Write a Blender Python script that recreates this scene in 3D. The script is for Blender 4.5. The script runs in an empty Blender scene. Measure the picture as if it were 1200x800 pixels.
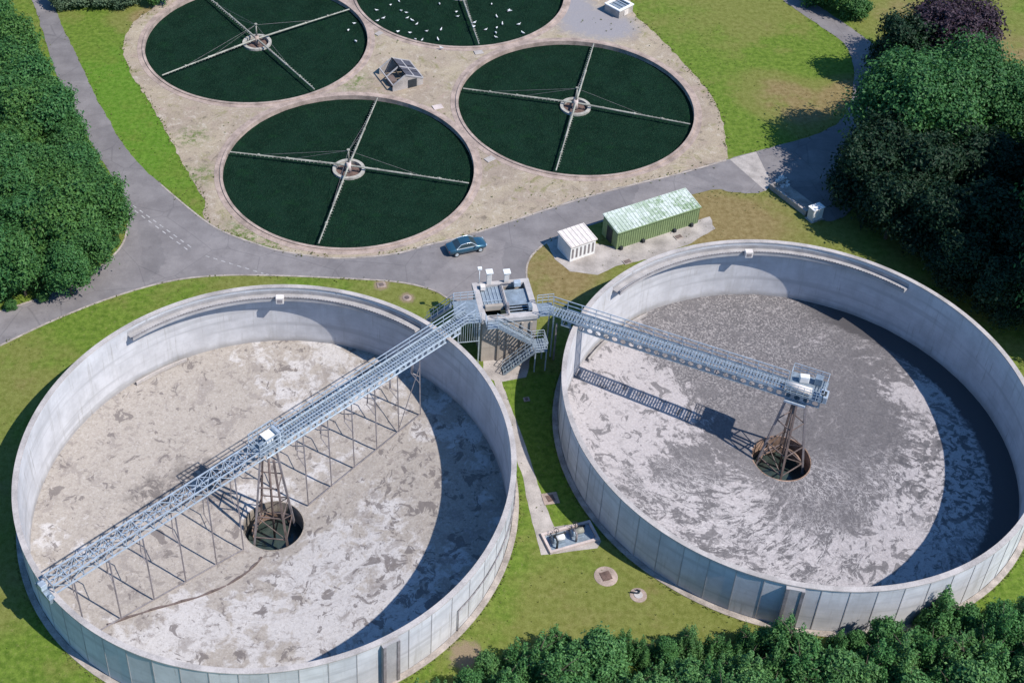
import bpy, bmesh, math, random
from mathutils import Vector, Matrix, noise
random.seed(7)
sc = bpy.context.scene
COL = sc.collection
R = math.radians
PI = math.pi

# ------------------------------------------------------------------ camera
PITCH, ROLL = 0.651091006, 0.0195777972
FPX, CX, CY, CAMH = 1643.21269, 502.674588, 198.158674, 100.8
_f = Vector((0, math.cos(PITCH), -math.sin(PITCH)))
_r0 = Vector((1, 0, 0)); _u0 = Vector((0, math.sin(PITCH), math.cos(PITCH)))
_r = _r0 * math.cos(ROLL) + _u0 * math.sin(ROLL)
_u = _u0 * math.cos(ROLL) - _r0 * math.sin(ROLL)

def at(x, y, z=0.0):
    """point of the horizontal plane z that the survey photograph shows at (x, y)"""
    d = _f + _r * ((x - CX) / FPX) + _u * ((CY - y) / FPX)
    t = (z - CAMH) / d.z
    return Vector((d.x * t, d.y * t, z))

def pts(s, z=0.0):
    return [at(float(a.split(',')[0]), float(a.split(',')[1]), z) for a in s.split()]

cam = bpy.data.cameras.new('camera'); cam_o = bpy.data.objects.new('camera', cam); COL.objects.link(cam_o)
m = Matrix((_r, _u, -_f)).transposed().to_4x4(); m.translation = (0, 0, CAMH)
cam_o.matrix_world = m
cam.sensor_fit = 'HORIZONTAL'; cam.sensor_width = 36.0
cam.lens = 36.0 * FPX / 1200.0
cam.shift_x = (600 - CX) / 1200.0
cam.shift_y = -(400 - CY) / 1200.0
cam.clip_start = 1.0; cam.clip_end = 5000
sc.camera = cam_o

# ------------------------------------------------------------------ light
SUN_AZ, SUN_EL = -29.0, 50.0        # azimuth measured from +X towards +Y
sd = Vector((math.cos(R(SUN_AZ)) * math.cos(R(SUN_EL)), math.sin(R(SUN_AZ)) * math.cos(R(SUN_EL)), math.sin(R(SUN_EL))))
sun = bpy.data.lights.new('sun', 'SUN'); sun.energy = 5.0; sun.angle = R(0.5); sun.color = (1.0, 0.94, 0.865)
sun_o = bpy.data.objects.new('sun', sun); COL.objects.link(sun_o)
sun_o.rotation_euler = sd.to_track_quat('Z', 'Y').to_euler()
w = bpy.data.worlds.new('World'); sc.world = w; w.use_nodes = True
nt = w.node_tree; nt.nodes.clear()
sky = nt.nodes.new('ShaderNodeTexSky'); sky.sky_type = 'NISHITA'; sky.sun_disc = False
sky.sun_elevation = R(SUN_EL); sky.sun_rotation = R(90 - SUN_AZ); sky.ozone_density = 3.0; sky.dust_density = 0.4
bg = nt.nodes.new('ShaderNodeBackground'); bg.inputs[1].default_value = 0.125
out = nt.nodes.new('ShaderNodeOutputWorld')
tint = nt.nodes.new('ShaderNodeMix'); tint.data_type = 'RGBA'; tint.blend_type = 'MULTIPLY'; tint.inputs[0].default_value = 1.0
tint.inputs[7].default_value = (0.52, 0.88, 1.15, 1)      # deep clear summer sky
nt.links.new(sky.outputs[0], tint.inputs[6]); nt.links.new(tint.outputs[2], bg.inputs[0]); nt.links.new(bg.outputs[0], out.inputs[0])
vs = sc.view_settings
vs.view_transform = 'Standard'; vs.look = 'None'; vs.gamma = 1.0; vs.exposure = 0.22; vs.use_curve_mapping = False
sc.cycles.max_bounces = 5; sc.cycles.diffuse_bounces = 1; sc.cycles.transparent_max_bounces = 4

# ------------------------------------------------------------------ materials
class NT:
    def __init__(s, name):
        s.m = bpy.data.materials.new(name); s.m.use_nodes = True
        s.t = s.m.node_tree; s.t.nodes.clear()
        s.out = s.t.nodes.new('ShaderNodeOutputMaterial')
    def n(s, typ, **kw):
        nd = s.t.nodes.new('ShaderNode' + typ)
        for k, v in kw.items(): setattr(nd, k, v)
        return nd
    def set(s, sock, v):
        if hasattr(v, 'is_output') or isinstance(v, bpy.types.NodeSocket): s.t.links.new(v, sock)
        elif isinstance(v, (tuple, list)) and len(v) == 3 and sock.type == 'RGBA': sock.default_value = (*v, 1)
        else: sock.default_value = v
    def pos(s): return s.n('NewGeometry').outputs['Position']
    def obj(s): return s.n('TexCoord').outputs['Object']
    def noise(s, vec, scale, detail=4, rough=0.55, dist=0.0):
        nd = s.n('TexNoise'); s.set(nd.inputs['Vector'], vec); nd.inputs['Scale'].default_value = scale
        nd.inputs['Detail'].default_value = detail; nd.inputs['Roughness'].default_value = rough; nd.inputs['Distortion'].default_value = dist
        return nd.outputs[0]
    def voro(s, vec, scale, feature='F1', out='Distance'):
        nd = s.n('TexVoronoi'); nd.feature = feature; s.set(nd.inputs['Vector'], vec); nd.inputs['Scale'].default_value = scale
        return nd.outputs[out]
    def math(s, op, a, b=0.0, c=0.0, clamp=False):
        nd = s.n('Math'); nd.operation = op; nd.use_clamp = clamp
        s.set(nd.inputs[0], a); s.set(nd.inputs[1], b)
        if op in ('MULTIPLY_ADD', 'SMOOTH_MIN', 'SMOOTH_MAX'): s.set(nd.inputs[2], c)
        return nd.outputs[0]
    def vmath(s, op, a, b=(0, 0, 0), scale=1.0):
        nd = s.n('VectorMath'); nd.operation = op; s.set(nd.inputs[0], a)
        if op == 'SCALE': s.set(nd.inputs['Scale'], scale)
        else: s.set(nd.inputs[1], b)
        return nd.outputs['Value'] if op in ('LENGTH', 'DISTANCE') else nd.outputs[0]
    def ramp(s, v, lo, hi, a=0.0, b=1.0, smooth=True):
        nd = s.n('MapRange'); nd.interpolation_type = 'SMOOTHSTEP' if smooth else 'LINEAR'
        s.set(nd.inputs[0], v)
        for i, q in enumerate((lo, hi, a, b)): s.set(nd.inputs[i + 1], q)
        return nd.outputs[0]
    def mix(s, f, a, b, blend='MIX'):
        nd = s.n('Mix'); nd.data_type = 'RGBA'; nd.blend_type = blend
        s.set(nd.inputs[0], f); s.set(nd.inputs[6], a); s.set(nd.inputs[7], b)
        return nd.outputs[2]
    def blob(s, vec, c, r, soft=0.6, wob=None):
        d = s.vmath('DISTANCE', vec, tuple(c))
        if wob is not None: d = s.math('ADD', d, s.math('MULTIPLY', s.math('SUBTRACT', wob, 0.5), r * 1.4))
        return s.ramp(d, r * (1 - soft), r * (1 + soft), 1.0, 0.0)
    def sep(s, v):
        nd = s.n('SeparateXYZ'); s.set(nd.inputs[0], v); return nd.outputs
    def comb(s, x, y, z):
        nd = s.n('CombineXYZ'); s.set(nd.inputs[0], x); s.set(nd.inputs[1], y); s.set(nd.inputs[2], z); return nd.outputs[0]
    def bump(s, h, strength=0.3, dist=0.05):
        nd = s.n('Bump'); nd.inputs['Strength'].default_value = strength; nd.inputs['Distance'].default_value = dist
        s.set(nd.inputs['Height'], h); return nd.outputs[0]
    def bsdf(s, col, rough=0.8, metal=0.0, normal=None, spec=0.3, coat=0.0):
        b = s.n('BsdfPrincipled'); s.set(b.inputs['Base Color'], col); s.set(b.inputs['Roughness'], rough)
        b.inputs['Metallic'].default_value = metal; b.inputs['Specular IOR Level'].default_value = spec
        b.inputs['Coat Weight'].default_value = coat
        if normal is not None: s.set(b.inputs['Normal'], normal)
        s.t.links.new(b.outputs[0], s.out.inputs[0]); return s.m

def simple(name, c, var=0.25, scale=1.5, rough=0.75, metal=0.0, fine=9.0, bump=0.15, spec=0.3, coat=0.0, coord='pos'):
    k = NT(name); p = k.pos() if coord == 'pos' else k.obj()
    a = k.noise(p, scale, 5); b = k.noise(p, fine, 3)
    f = k.math('ADD', k.math('MULTIPLY', a, 0.65), k.math('MULTIPLY', b, 0.35))
    f = k.ramp(f, 0.3, 0.7)
    lo = tuple(x * (1 - var) for x in c); hi = tuple(min(1, x * (1 + var)) for x in c)
    return k.bsdf(k.mix(f, lo, hi), rough, metal, k.bump(b, bump, 0.02) if bump else None, spec, coat)

def mat_ground():
    k = NT('grass'); p = k.pos()
    big = k.noise(p, 0.045, 4, 0.6); mid = k.noise(p, 0.22, 5, 0.65); fine = k.noise(p, 1.6, 5, 0.7); vf = k.noise(p, 11.0, 4, 0.75)
    dry = k.math('MULTIPLY_ADD', big, 0.9, -0.15)
    dry = k.math('ADD', dry, k.math('MULTIPLY', k.math('SUBTRACT', mid, 0.5), 1.15))
    wob = mid
    for (x, y, r, amt) in [(150, 120, 9, -.8), (190, 190, 8, -.95), (110, 60, 6, -.7), (120, 110, 5, -.5), (960, 70, 7, -.5), (850, 60, 8, -.25), (860, 140, 6, -.35), (985, 30, 5, -.25),
                           (930, 120, 6, .75), (1000, 105, 3.5, .9), (880, 45, 9, .38), (800, 10, 8, .15), (650, 320, 6.5, .62), (870, 245, 9, .5), (830, 265, 6, .35),
                           (450, 338, 3, .2), (505, 338, 4, .2), (760, 700, 6, .3), (650, 720, 5, .35), (620, 700, 5, .0), (590, 690, 4, -.2), (640, 540, 3, -.4), (625, 480, 3, -.5), (680, 560, 3, -.4),
                           (40, 430, 5, .3), (90, 400, 5, -.2), (10, 560, 4, .2), (20, 740, 6, -.3), (10, 700, 4, .45), (60, 780, 5, -.1), (800, 700, 3, -.1),
                           (165, 30, 4, .5), (185, 15, 3, .4), (1060, 20, 7, .5), (1190, 60, 5, .5), (300, 340, 4, .15), (380, 335, 4, -.15), (1190, 700, 5, -.4), (700, 680, 2.5, -.2)]:
        dry = k.math('ADD', dry, k.math('MULTIPLY', k.blob(p, at(x, y), r, 0.7, wob), amt))
    green = k.mix(k.ramp(fine, 0.3, 0.7), (0.082, 0.142, 0.017), (0.182, 0.258, 0.042))
    mids = k.mix(k.ramp(fine, 0.3, 0.7), (0.148, 0.162, 0.036), (0.228, 0.240, 0.070))
    dryc = k.mix(k.ramp(fine, 0.3, 0.72), (0.20, 0.145, 0.062), (0.32, 0.245, 0.125))
    c = k.mix(k.ramp(dry, 0.12, 0.5), green, mids)
    c = k.mix(k.ramp(dry, 0.58, 0.98), c, dryc)
    c = k.mix(k.ramp(dry, -.9, -.3, .6, 0), c, k.mix(k.ramp(fine, .35, .65), (0.078, 0.20, 0.014), (0.125, 0.265, 0.03)))
    # bare trodden soil round the manholes
    for (x, y, r) in [(546, 767, 1.35), (447, 334, .8), (477, 349, .75)]:
        c = k.mix(k.blob(p, at(x, y), r, 0.35, fine), c, (0.29, 0.22, 0.15))
    c = k.mix(k.ramp(vf, 0.25, 0.75), k.mix(1.0, c, (0.60, 0.64, 0.56), 'MULTIPLY'), c)
    c = k.mix(k.ramp(k.noise(p, 2.6, 6, .75), .52, .72, 0, .45), c, (0.27, 0.245, 0.105))
    h = k.math('ADD', k.math('MULTIPLY', vf, 0.6), k.math('MULTIPLY', fine, 0.7))
    return k.bsdf(c, 0.95, 0, k.bump(h, 0.55, 0.10), 0.1)

def mat_asphalt():
    k = NT('asphalt'); p = k.pos()
    a = k.noise(p, 0.35, 5, 0.65); b = k.noise(p, 3.5, 4, 0.7); g = k.noise(p, 22, 2)
    c = k.mix(k.ramp(a, 0.3, 0.7), (0.180, 0.166, 0.168), (0.245, 0.228, 0.228))
    c = k.mix(k.ramp(b, 0.55, 0.8, 0, .35), c, (0.32, 0.29, 0.28))
    c = k.mix(k.ramp(b, 0.22, 0.45, .35, 0), c, (0.10, 0.095, 0.11))
    cr = k.voro(k.vmath('ADD', p, k.vmath('SCALE', k.n('TexNoise').outputs[1], (0, 0, 0), 1.5)), 0.16, 'DISTANCE_TO_EDGE')
    c = k.mix(k.ramp(cr, 0.0, 0.012, .35, 0), c, (0.09, 0.085, 0.09))
    pv = k.voro(k.vmath('ADD', p, k.comb(k.math('MULTIPLY', a, 3.0), k.math('MULTIPLY', b, .8), 0.0)), .10, 'F1', 'Color')
    c = k.mix(.55, c, k.mix(1.0, c, k.mix(k.sep(pv)[0], (.74, .74, .75), (1.14, 1.12, 1.1)), 'MULTIPLY'))
    c = k.mix(k.ramp(k.noise(p, .9, 6, .75, .4), .56, .74, 0, .45), c, (0.105, 0.098, 0.10))
    c = k.mix(k.ramp(g, 0.3, 0.7, .16, 0), c, (0.08, 0.08, 0.09))
    return k.bsdf(c, 0.9, 0, k.bump(g, 0.3, 0.02), 0.2)

def mat_gravel():
    k = NT('gravel'); p = k.pos()
    a = k.noise(p, 0.13, 5, 0.65, .8); b = k.noise(p, .85, 8, 0.74, .6); g = k.noise(p, 5, 6, 0.75); d = k.noise(p, .32, 7, .74, .5); e = k.noise(k.vmath('ADD', p, (9, 4, 1)), .5, 7, .7, .7)
    c = k.mix(k.ramp(a, 0.32, 0.68), (0.305, 0.245, 0.195), (0.39, 0.325, 0.235))
    c = k.mix(k.ramp(b, 0.52, 0.66, 0, .8), c, (0.47, 0.41, 0.34))
    c = k.mix(k.ramp(e, 0.55, 0.66, 0, .7), c, (0.36, 0.27, 0.225))
    c = k.mix(k.ramp(d, 0.545, 0.66, 0, .8), c, (0.22, 0.205, 0.095))
    c = k.mix(k.ramp(b, 0.33, 0.45, .8, 0), c, (0.165, 0.135, 0.105))
    c = k.mix(k.ramp(g, 0.36, 0.5, .6, 0), c, (0.17, 0.145, 0.11))
    for (x, y, r) in [(283, 272, 1.9), (300, 279, 1.8), (318, 286, 1.3), (234, 205, 1.6), (415, 95, 1.6), (225, 160, 1.5)]:
        c = k.mix(k.math('MULTIPLY', k.math('MULTIPLY', k.blob(p, at(x, y), r * 1.15, .8, d), .9), k.ramp(k.noise(p, 1.1, 7, .78), .45, .58)), c, (0.10, 0.145, 0.035))
    for (x, y, r) in [(690, 25, 4.2), (715, 30, 3.6), (668, 5, 3)]:
        c = k.mix(k.blob(p, at(x, y), r, 0.45, b), c, (0.27, 0.255, 0.265))
    return k.bsdf(c, 0.95, 0, k.bump(b, 0.5, 0.15), 0.1)

def mat_concrete(name, c, streak=0.5, ctr=None, tint=(0.30, 0.29, 0.27)):
    k = NT(name); o = k.obj(); x = k.sep(o)
    a = k.noise(o, 0.5, 5, 0.65)
    sv = k.vmath('MULTIPLY', o, (1.6, 1.6, 0.11)); s1 = k.noise(sv, 1.0, 5, 0.7)
    bv = k.vmath('MULTIPLY', o, (0.05, 0.05, 1.3)); s2 = k.noise(bv, 1.0, 4, 0.6)
    g = k.noise(o, 7, 3)
    col = k.mix(k.ramp(a, 0.3, 0.7), tuple(v * .86 for v in c), tuple(min(1, v * 1.08) for v in c))
    col = k.mix(k.ramp(s1, 0.5, 0.78, 0, streak), col, tint)
    col = k.mix(k.ramp(s2, 0.50, 0.66, 0, min(1, streak * 1.5)), col, tuple(v * 0.70 for v in c))
    s3 = k.noise(k.vmath('MULTIPLY', o, (3.2, 3.2, .16)), 1.0, 4, .75); s4 = k.noise(k.vmath('MULTIPLY', o, (.35, .35, .35)), 1.0, 4, .7)
    col = k.mix(k.math('MULTIPLY', k.ramp(s3, .55, .70, 0, .8), k.ramp(s4, .42, .6)), col, tuple(v * q for v, q in zip(c, (.60, .57, .53))))
    zb = k.math('ADD', x[2], k.math('MULTIPLY_ADD', a, .9, -.45))
    col = k.mix(k.ramp(zb, -1.9, -1.0, .6, 0), col, tuple(v * q for v, q in zip(c, (.5, .47, .43)))) if name == 'inner_concrete' else col
    if ctr:                 # cast panels differ a little from one to the next
        an = k.math('ARCTAN2', x[1], x[0]); idx = k.math('FLOOR', k.math('MULTIPLY', an, ctr / (2 * PI)))
        wn = k.n('TexWhiteNoise'); wn.noise_dimensions = '1D'; k.set(wn.inputs['W'], idx)
        col = k.mix(1.0, col, k.mix(wn.outputs['Value'], (0.86, 0.87, 0.88), (1, 1, 1)), 'MULTIPLY')
    return k.bsdf(col, 0.88, 0, k.bump(g, 0.2, 0.02), 0.2)

def mat_sludge_dry():
    k = NT('dried_scum'); p = k.obj()
    w1 = k.noise(p, 0.14, 5, 0.6, 0.6); w2 = k.noise(p, 0.55, 6, 0.68, 0.5); w3 = k.noise(p, 2.2, 5, 0.7); w4 = k.noise(p, 9, 3, .7)
    c0 = Vector((*CL, -3.0))
    def L(x, y): return at(x, y, -3.0) - Vector((*CL, 0))
    white = k.math('MULTIPLY', w1, 0.55)
    white = k.math('ADD', white, k.math('MULTIPLY', w2, 0.45))
    for (x, y, r, amt) in [(430, 690, 6, .10), (330, 740, 6, .07), (230, 740, 5, .06), (370, 430, 5, .05), (420, 590, 5, .0), (130, 560, 7, -.12), (200, 500, 7, -.09), (150, 650, 6, -.09), (250, 630, 5, -.09), (330, 480, 5, -.04), (480, 540, 3, -.08), (80, 640, 3, .12), (350, 650, 3, .08)]:
        white = k.math('ADD', white, k.math('MULTIPLY', k.blob(p, L(x, y), r, .7), amt))
    c = k.mix(k.ramp(w3, .3, .7), (0.32, 0.283, 0.25), (0.405, 0.365, 0.328))
    c = k.mix(k.ramp(white, 0.50, 0.565), c, k.mix(k.ramp(w3, .3, .7), (0.46, 0.432, 0.42), (0.555, 0.53, 0.52)))
    # brown grey islands
    isl = k.noise(p, 0.38, 5, 0.62, 0.8)
    c = k.mix(k.ramp(isl, 0.575, 0.625, 0, .6), c, (0.25, 0.22, 0.205))
    isl2 = k.noise(k.vmath('ADD', p, (31, 7, 3)), 0.95, 5, 0.66, .5)
    c = k.mix(k.ramp(isl2, 0.575, 0.635, 0, .62), c, (0.225, 0.195, 0.18))
    c = k.mix(k.ramp(w3, 0.58, 0.68, 0, .5), c, (0.20, 0.17, 0.15))
    c = k.mix(k.ramp(w4, 0.3, 0.6, .22, 0), c, (0.22, 0.19, 0.17))
    w5 = k.noise(p, 4.2, 5, .72)
    c = k.mix(k.ramp(w5, .55, .64, 0, .5), c, (0.21, 0.185, 0.175))
    c = k.mix(k.ramp(w5, .36, .44, .4, 0), c, (0.52, 0.49, 0.48))
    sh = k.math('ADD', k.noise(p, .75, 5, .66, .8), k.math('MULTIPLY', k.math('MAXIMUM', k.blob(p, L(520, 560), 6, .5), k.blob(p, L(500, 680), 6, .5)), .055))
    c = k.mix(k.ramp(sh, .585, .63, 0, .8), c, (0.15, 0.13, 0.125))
    stn_shadow = k.math('MAXIMUM', k.blob(p, L(232, 562), 2.9, .5, w2), k.math('MAXIMUM', k.blob(p, L(180, 578), 2.2, .5, w2), k.blob(p, L(262, 545), 1.8, .5, w2)))  # wet stain and the drive cab's cast shadow, painted together into the scum
    stn_shadow = k.math('MULTIPLY', stn_shadow, k.ramp(k.noise(p, 1.0, 7, .74, .6), .40, .56))
    c = k.mix(k.math('MULTIPLY', stn_shadow, .85), c, (0.12, 0.105, 0.10))
    # scraper sweep marks, rings about the centre
    xy = k.sep(p); r = k.vmath('LENGTH', k.comb(xy[0], xy[1], 0.0))
    rg = k.noise(k.comb(k.math('MULTIPLY', r, 2.4), k.math('MULTIPLY', k.math('ARCTAN2', xy[1], xy[0]), 0.25), 3.0), 1.0, 3, .6)
    c = k.mix(k.ramp(rg, 0.56, 0.72, 0, .28), c, (0.30, 0.26, 0.235))
    return k.bsdf(c, 0.92, 0, k.bump(k.math('ADD', w3, k.math('MULTIPLY', isl2, .8)), 0.45, 0.10), 0.15)

def mat_sludge_wet():
    k = NT('frothy_sludge'); p = k.obj(); xy = k.sep(p)
    def L(x, y): return at(x, y, -2.8) - Vector((*CR, 0))
    r = k.vmath('LENGTH', k.comb(xy[0], xy[1], 0.0))
    ca = k.n('VectorRotate'); ca.rotation_type = 'Z_AXIS'; k.set(ca.inputs['Vector'], p); k.set(ca.inputs['Angle'], k.math('MULTIPLY', r, 0.055))
    q = ca.outputs[0]
    qn = k.vmath('NORMALIZE', k.vmath('MULTIPLY', q, (1, 1, 0)))
    rad = k.vmath('ADD', k.vmath('SCALE', qn, (0, 0, 0), 5.5), k.comb(0, 0, k.math('MULTIPLY', r, 0.32)))
    st = k.noise(rad, 1.5, 6, .68, 1.2)                 # streaks running out from the centre
    fr = k.noise(q, 0.42, 6, .62, 1.0); fr2 = k.noise(p, 1.15, 6, .66, 1.4); w4 = k.noise(p, 5, 5, .72); big = k.noise(p, .11, 4, .6); cell = k.voro(k.vmath('ADD', p, k.comb(k.math('MULTIPLY', fr2, .9), k.math('MULTIPLY', fr, 1.2), 0.0)), 1.5, 'DISTANCE_TO_EDGE')
    rdg = k.math('ABSOLUTE', k.math('SUBTRACT', k.noise(q, .75, 5, .6, 1.6), 0.5))
    rdg2 = k.math('ABSOLUTE', k.math('SUBTRACT', st, 0.5))
    f = k.math('ADD', k.math('MULTIPLY', st, .30), k.math('ADD', k.math('MULTIPLY', fr, .40), k.math('ADD', k.math('MULTIPLY', fr2, .22), k.math('MULTIPLY', big, .08))))
    for (x, y, rr, amt) in [(735, 480, 6.0, .12), (720, 440, 4.5, .10), (690, 520, 4, .06), (800, 470, 3, .06), (840, 640, 7, .02), (760, 570, 6, .0), (960, 665, 6, .03), (1060, 560, 5, .04), (1060, 640, 4, .10), (1100, 600, 4, .10), (1125, 540, 4.5, .10), (1095, 470, 3, .07), (1050, 470, 3.5, .06), (880, 605, 4, .03),
                           (850, 390, 9, -.06), (960, 400, 6, -.045), (800, 400, 3, -.04), (985, 520, 6, -.13), (970, 570, 5, -.08), (860, 455, 5, -.10), (840, 515, 4, -.05), (1000, 460, 5, -.06), (800, 540, 3, -.05), (1000, 600, 3, -.05)]:
        f = k.math('ADD', f, k.math('MULTIPLY', k.blob(p, L(x, y), rr, .75), amt))
    zt = k.blob(p, L(850, 385), 10.5, .35, fr)        # grainy crust along the far wall
    zl = k.math('MAXIMUM', k.blob(p, L(830, 640), 9, .5, fr), k.math('MAXIMUM', k.blob(p, L(955, 560), 3.4, .6, fr), k.math('MAXIMUM', k.blob(p, L(1070, 590), 6, .5, fr), k.blob(p, L(960, 665), 6, .5, fr))))   # foam strung out in threads
    dark = k.mix(k.ramp(w4, .3, .7), (0.112, 0.104, 0.108), (0.172, 0.160, 0.163))
    lite = k.mix(k.ramp(w4, .3, .7), (0.345, 0.315, 0.315), (0.46, 0.425, 0.425))
    edge = k.math('MULTIPLY_ADD', w4, .10, -.05)
    f = k.math('ADD', f, k.math('MULTIPLY', k.math('SUBTRACT', st, .5), k.math('MULTIPLY', zl, .42)))
    c = k.mix(k.ramp(k.math('ADD', f, edge), .482, .565), dark, lite)
    c = k.mix(k.math('MULTIPLY', k.ramp(rdg, 0.0, 0.028, .8, 0), zl), c, (0.54, 0.505, 0.50))
    c = k.mix(k.math('MULTIPLY', k.ramp(rdg2, 0.0, 0.026, .9, 0), zl), c, (0.52, 0.485, 0.48))
    c = k.mix(k.math('MULTIPLY', k.ramp(cell, 0.0, 0.10, .55, 0), k.math('MULTIPLY', zl, k.ramp(fr2, .47, .56))), c, (0.21, 0.198, 0.203))
    c = k.mix(k.math('MULTIPLY', k.ramp(w4, .50, .58, 0, .8), zt), c, (0.33, 0.305, 0.30))
    c = k.mix(k.math('MULTIPLY', k.ramp(w4, .38, .46, .75, 0), zt), c, (0.085, 0.082, 0.088))
    mo = k.noise(k.vmath('ADD', p, (2, 44, 0)), .9, 8, .74, 1.0)
    c = k.mix(k.ramp(mo, .54, .66, 0, .55), c, (0.31, 0.285, 0.285))
    c = k.mix(k.ramp(mo, .36, .46, .5, 0), c, (0.10, 0.094, 0.097))
    is2 = k.noise(k.vmath('ADD', p, (5, 19, 0)), .5, 6, .66, .9)
    c = k.mix(k.math('MULTIPLY', k.ramp(is2, .555, .59, 0, .85), k.ramp(r, 7, 10)), c, dark)
    is3 = k.noise(k.vmath('ADD', p, (25, 9, 4)), 1.25, 5, .66, .6)
    far = k.blob(p, L(1130, 560), 8, .5, fr)
    c = k.mix(k.math('MULTIPLY', k.ramp(is3, .50, .56, 0, .9), far), c, (0.10, 0.095, 0.10))
    # dark open water along the right hand wall
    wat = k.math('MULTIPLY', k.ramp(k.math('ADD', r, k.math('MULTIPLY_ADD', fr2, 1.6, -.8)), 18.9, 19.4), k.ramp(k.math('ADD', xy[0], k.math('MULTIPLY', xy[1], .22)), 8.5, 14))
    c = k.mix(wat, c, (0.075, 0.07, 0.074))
    return k.bsdf(c, 0.7, 0, k.bump(k.math('ADD', fr2, w4), 0.4, 0.08), 0.25)

def mat_media():
    k = NT('slag_media'); p = k.obj(); xy = k.sep(p)
    r = k.vmath('LENGTH', k.comb(xy[0], xy[1], 0.0))
    g = k.noise(p, 5.5, 4, .75); b = k.noise(p, .35, 5, .6); v = k.voro(p, 9.0)
    rings = k.noise(k.comb(k.math('MULTIPLY', r, 3.2), 0.0, 0.0), 1.0, 3, .6)
    c = k.mix(k.ramp(b, .3, .7), (0.005, 0.0185, 0.011), (0.009, 0.030, 0.018))
    c = k.mix(k.ramp(g, .50, .66, 0, .8), c, (0.020, 0.050, 0.028))
    c = k.mix(k.ramp(k.noise(p, 2.2, 6, .78), .54, .68, 0, .6), c, (0.020, 0.024, 0.017))
    c = k.mix(k.ramp(k.noise(k.vmath('ADD', p, (3, 8, 1)), .5, 6, .72, .6), .55, .66, 0, .5), c, (0.010, 0.042, 0.016))
    c = k.mix(k.ramp(rings, .5, .7, 0, .4), c, (0.012, 0.028, 0.020))
    return k.bsdf(c, 0.9, 0, k.bump(k.math('ADD', v, g), 1.0, 0.12), 0.03)

def mat_leaf(name, a, b, hue=(1, 1, 1)):
    k = NT(name); o = k.obj()
    rnd = k.n('ObjectInfo').outputs['Random']
    isl = k.n('NewGeometry').outputs['Random Per Island']
    cl = k.noise(k.vmath('ADD', o, k.comb(k.math('MULTIPLY', rnd, 37.0), 0.0, 0.0)), 0.55, 3, .6)
    f = k.math('ADD', k.math('MULTIPLY', isl, .5), k.math('MULTIPLY', cl, .6))
    f = k.ramp(f, .25, .85)
    c = k.mix(f, a, b)
    c = k.mix(rnd, c, k.mix(1.0, c, hue, 'MULTIPLY'))
    d = k.n('BsdfPrincipled'); k.set(d.inputs['Base Color'], c); d.inputs['Roughness'].default_value = .55; d.inputs['Specular IOR Level'].default_value = .25
    t = k.n('BsdfTranslucent'); k.set(t.inputs['Color'], k.mix(1.0, c, (1.2, 1.35, .7), 'MULTIPLY'))
    mx = k.n('MixShader'); mx.inputs[0].default_value = .22
    k.t.links.new(d.outputs[0], mx.inputs[1]); k.t.links.new(t.outputs[0], mx.inputs[2]); k.t.links.new(mx.outputs[0], k.out.inputs[0])
    return k.m

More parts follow.
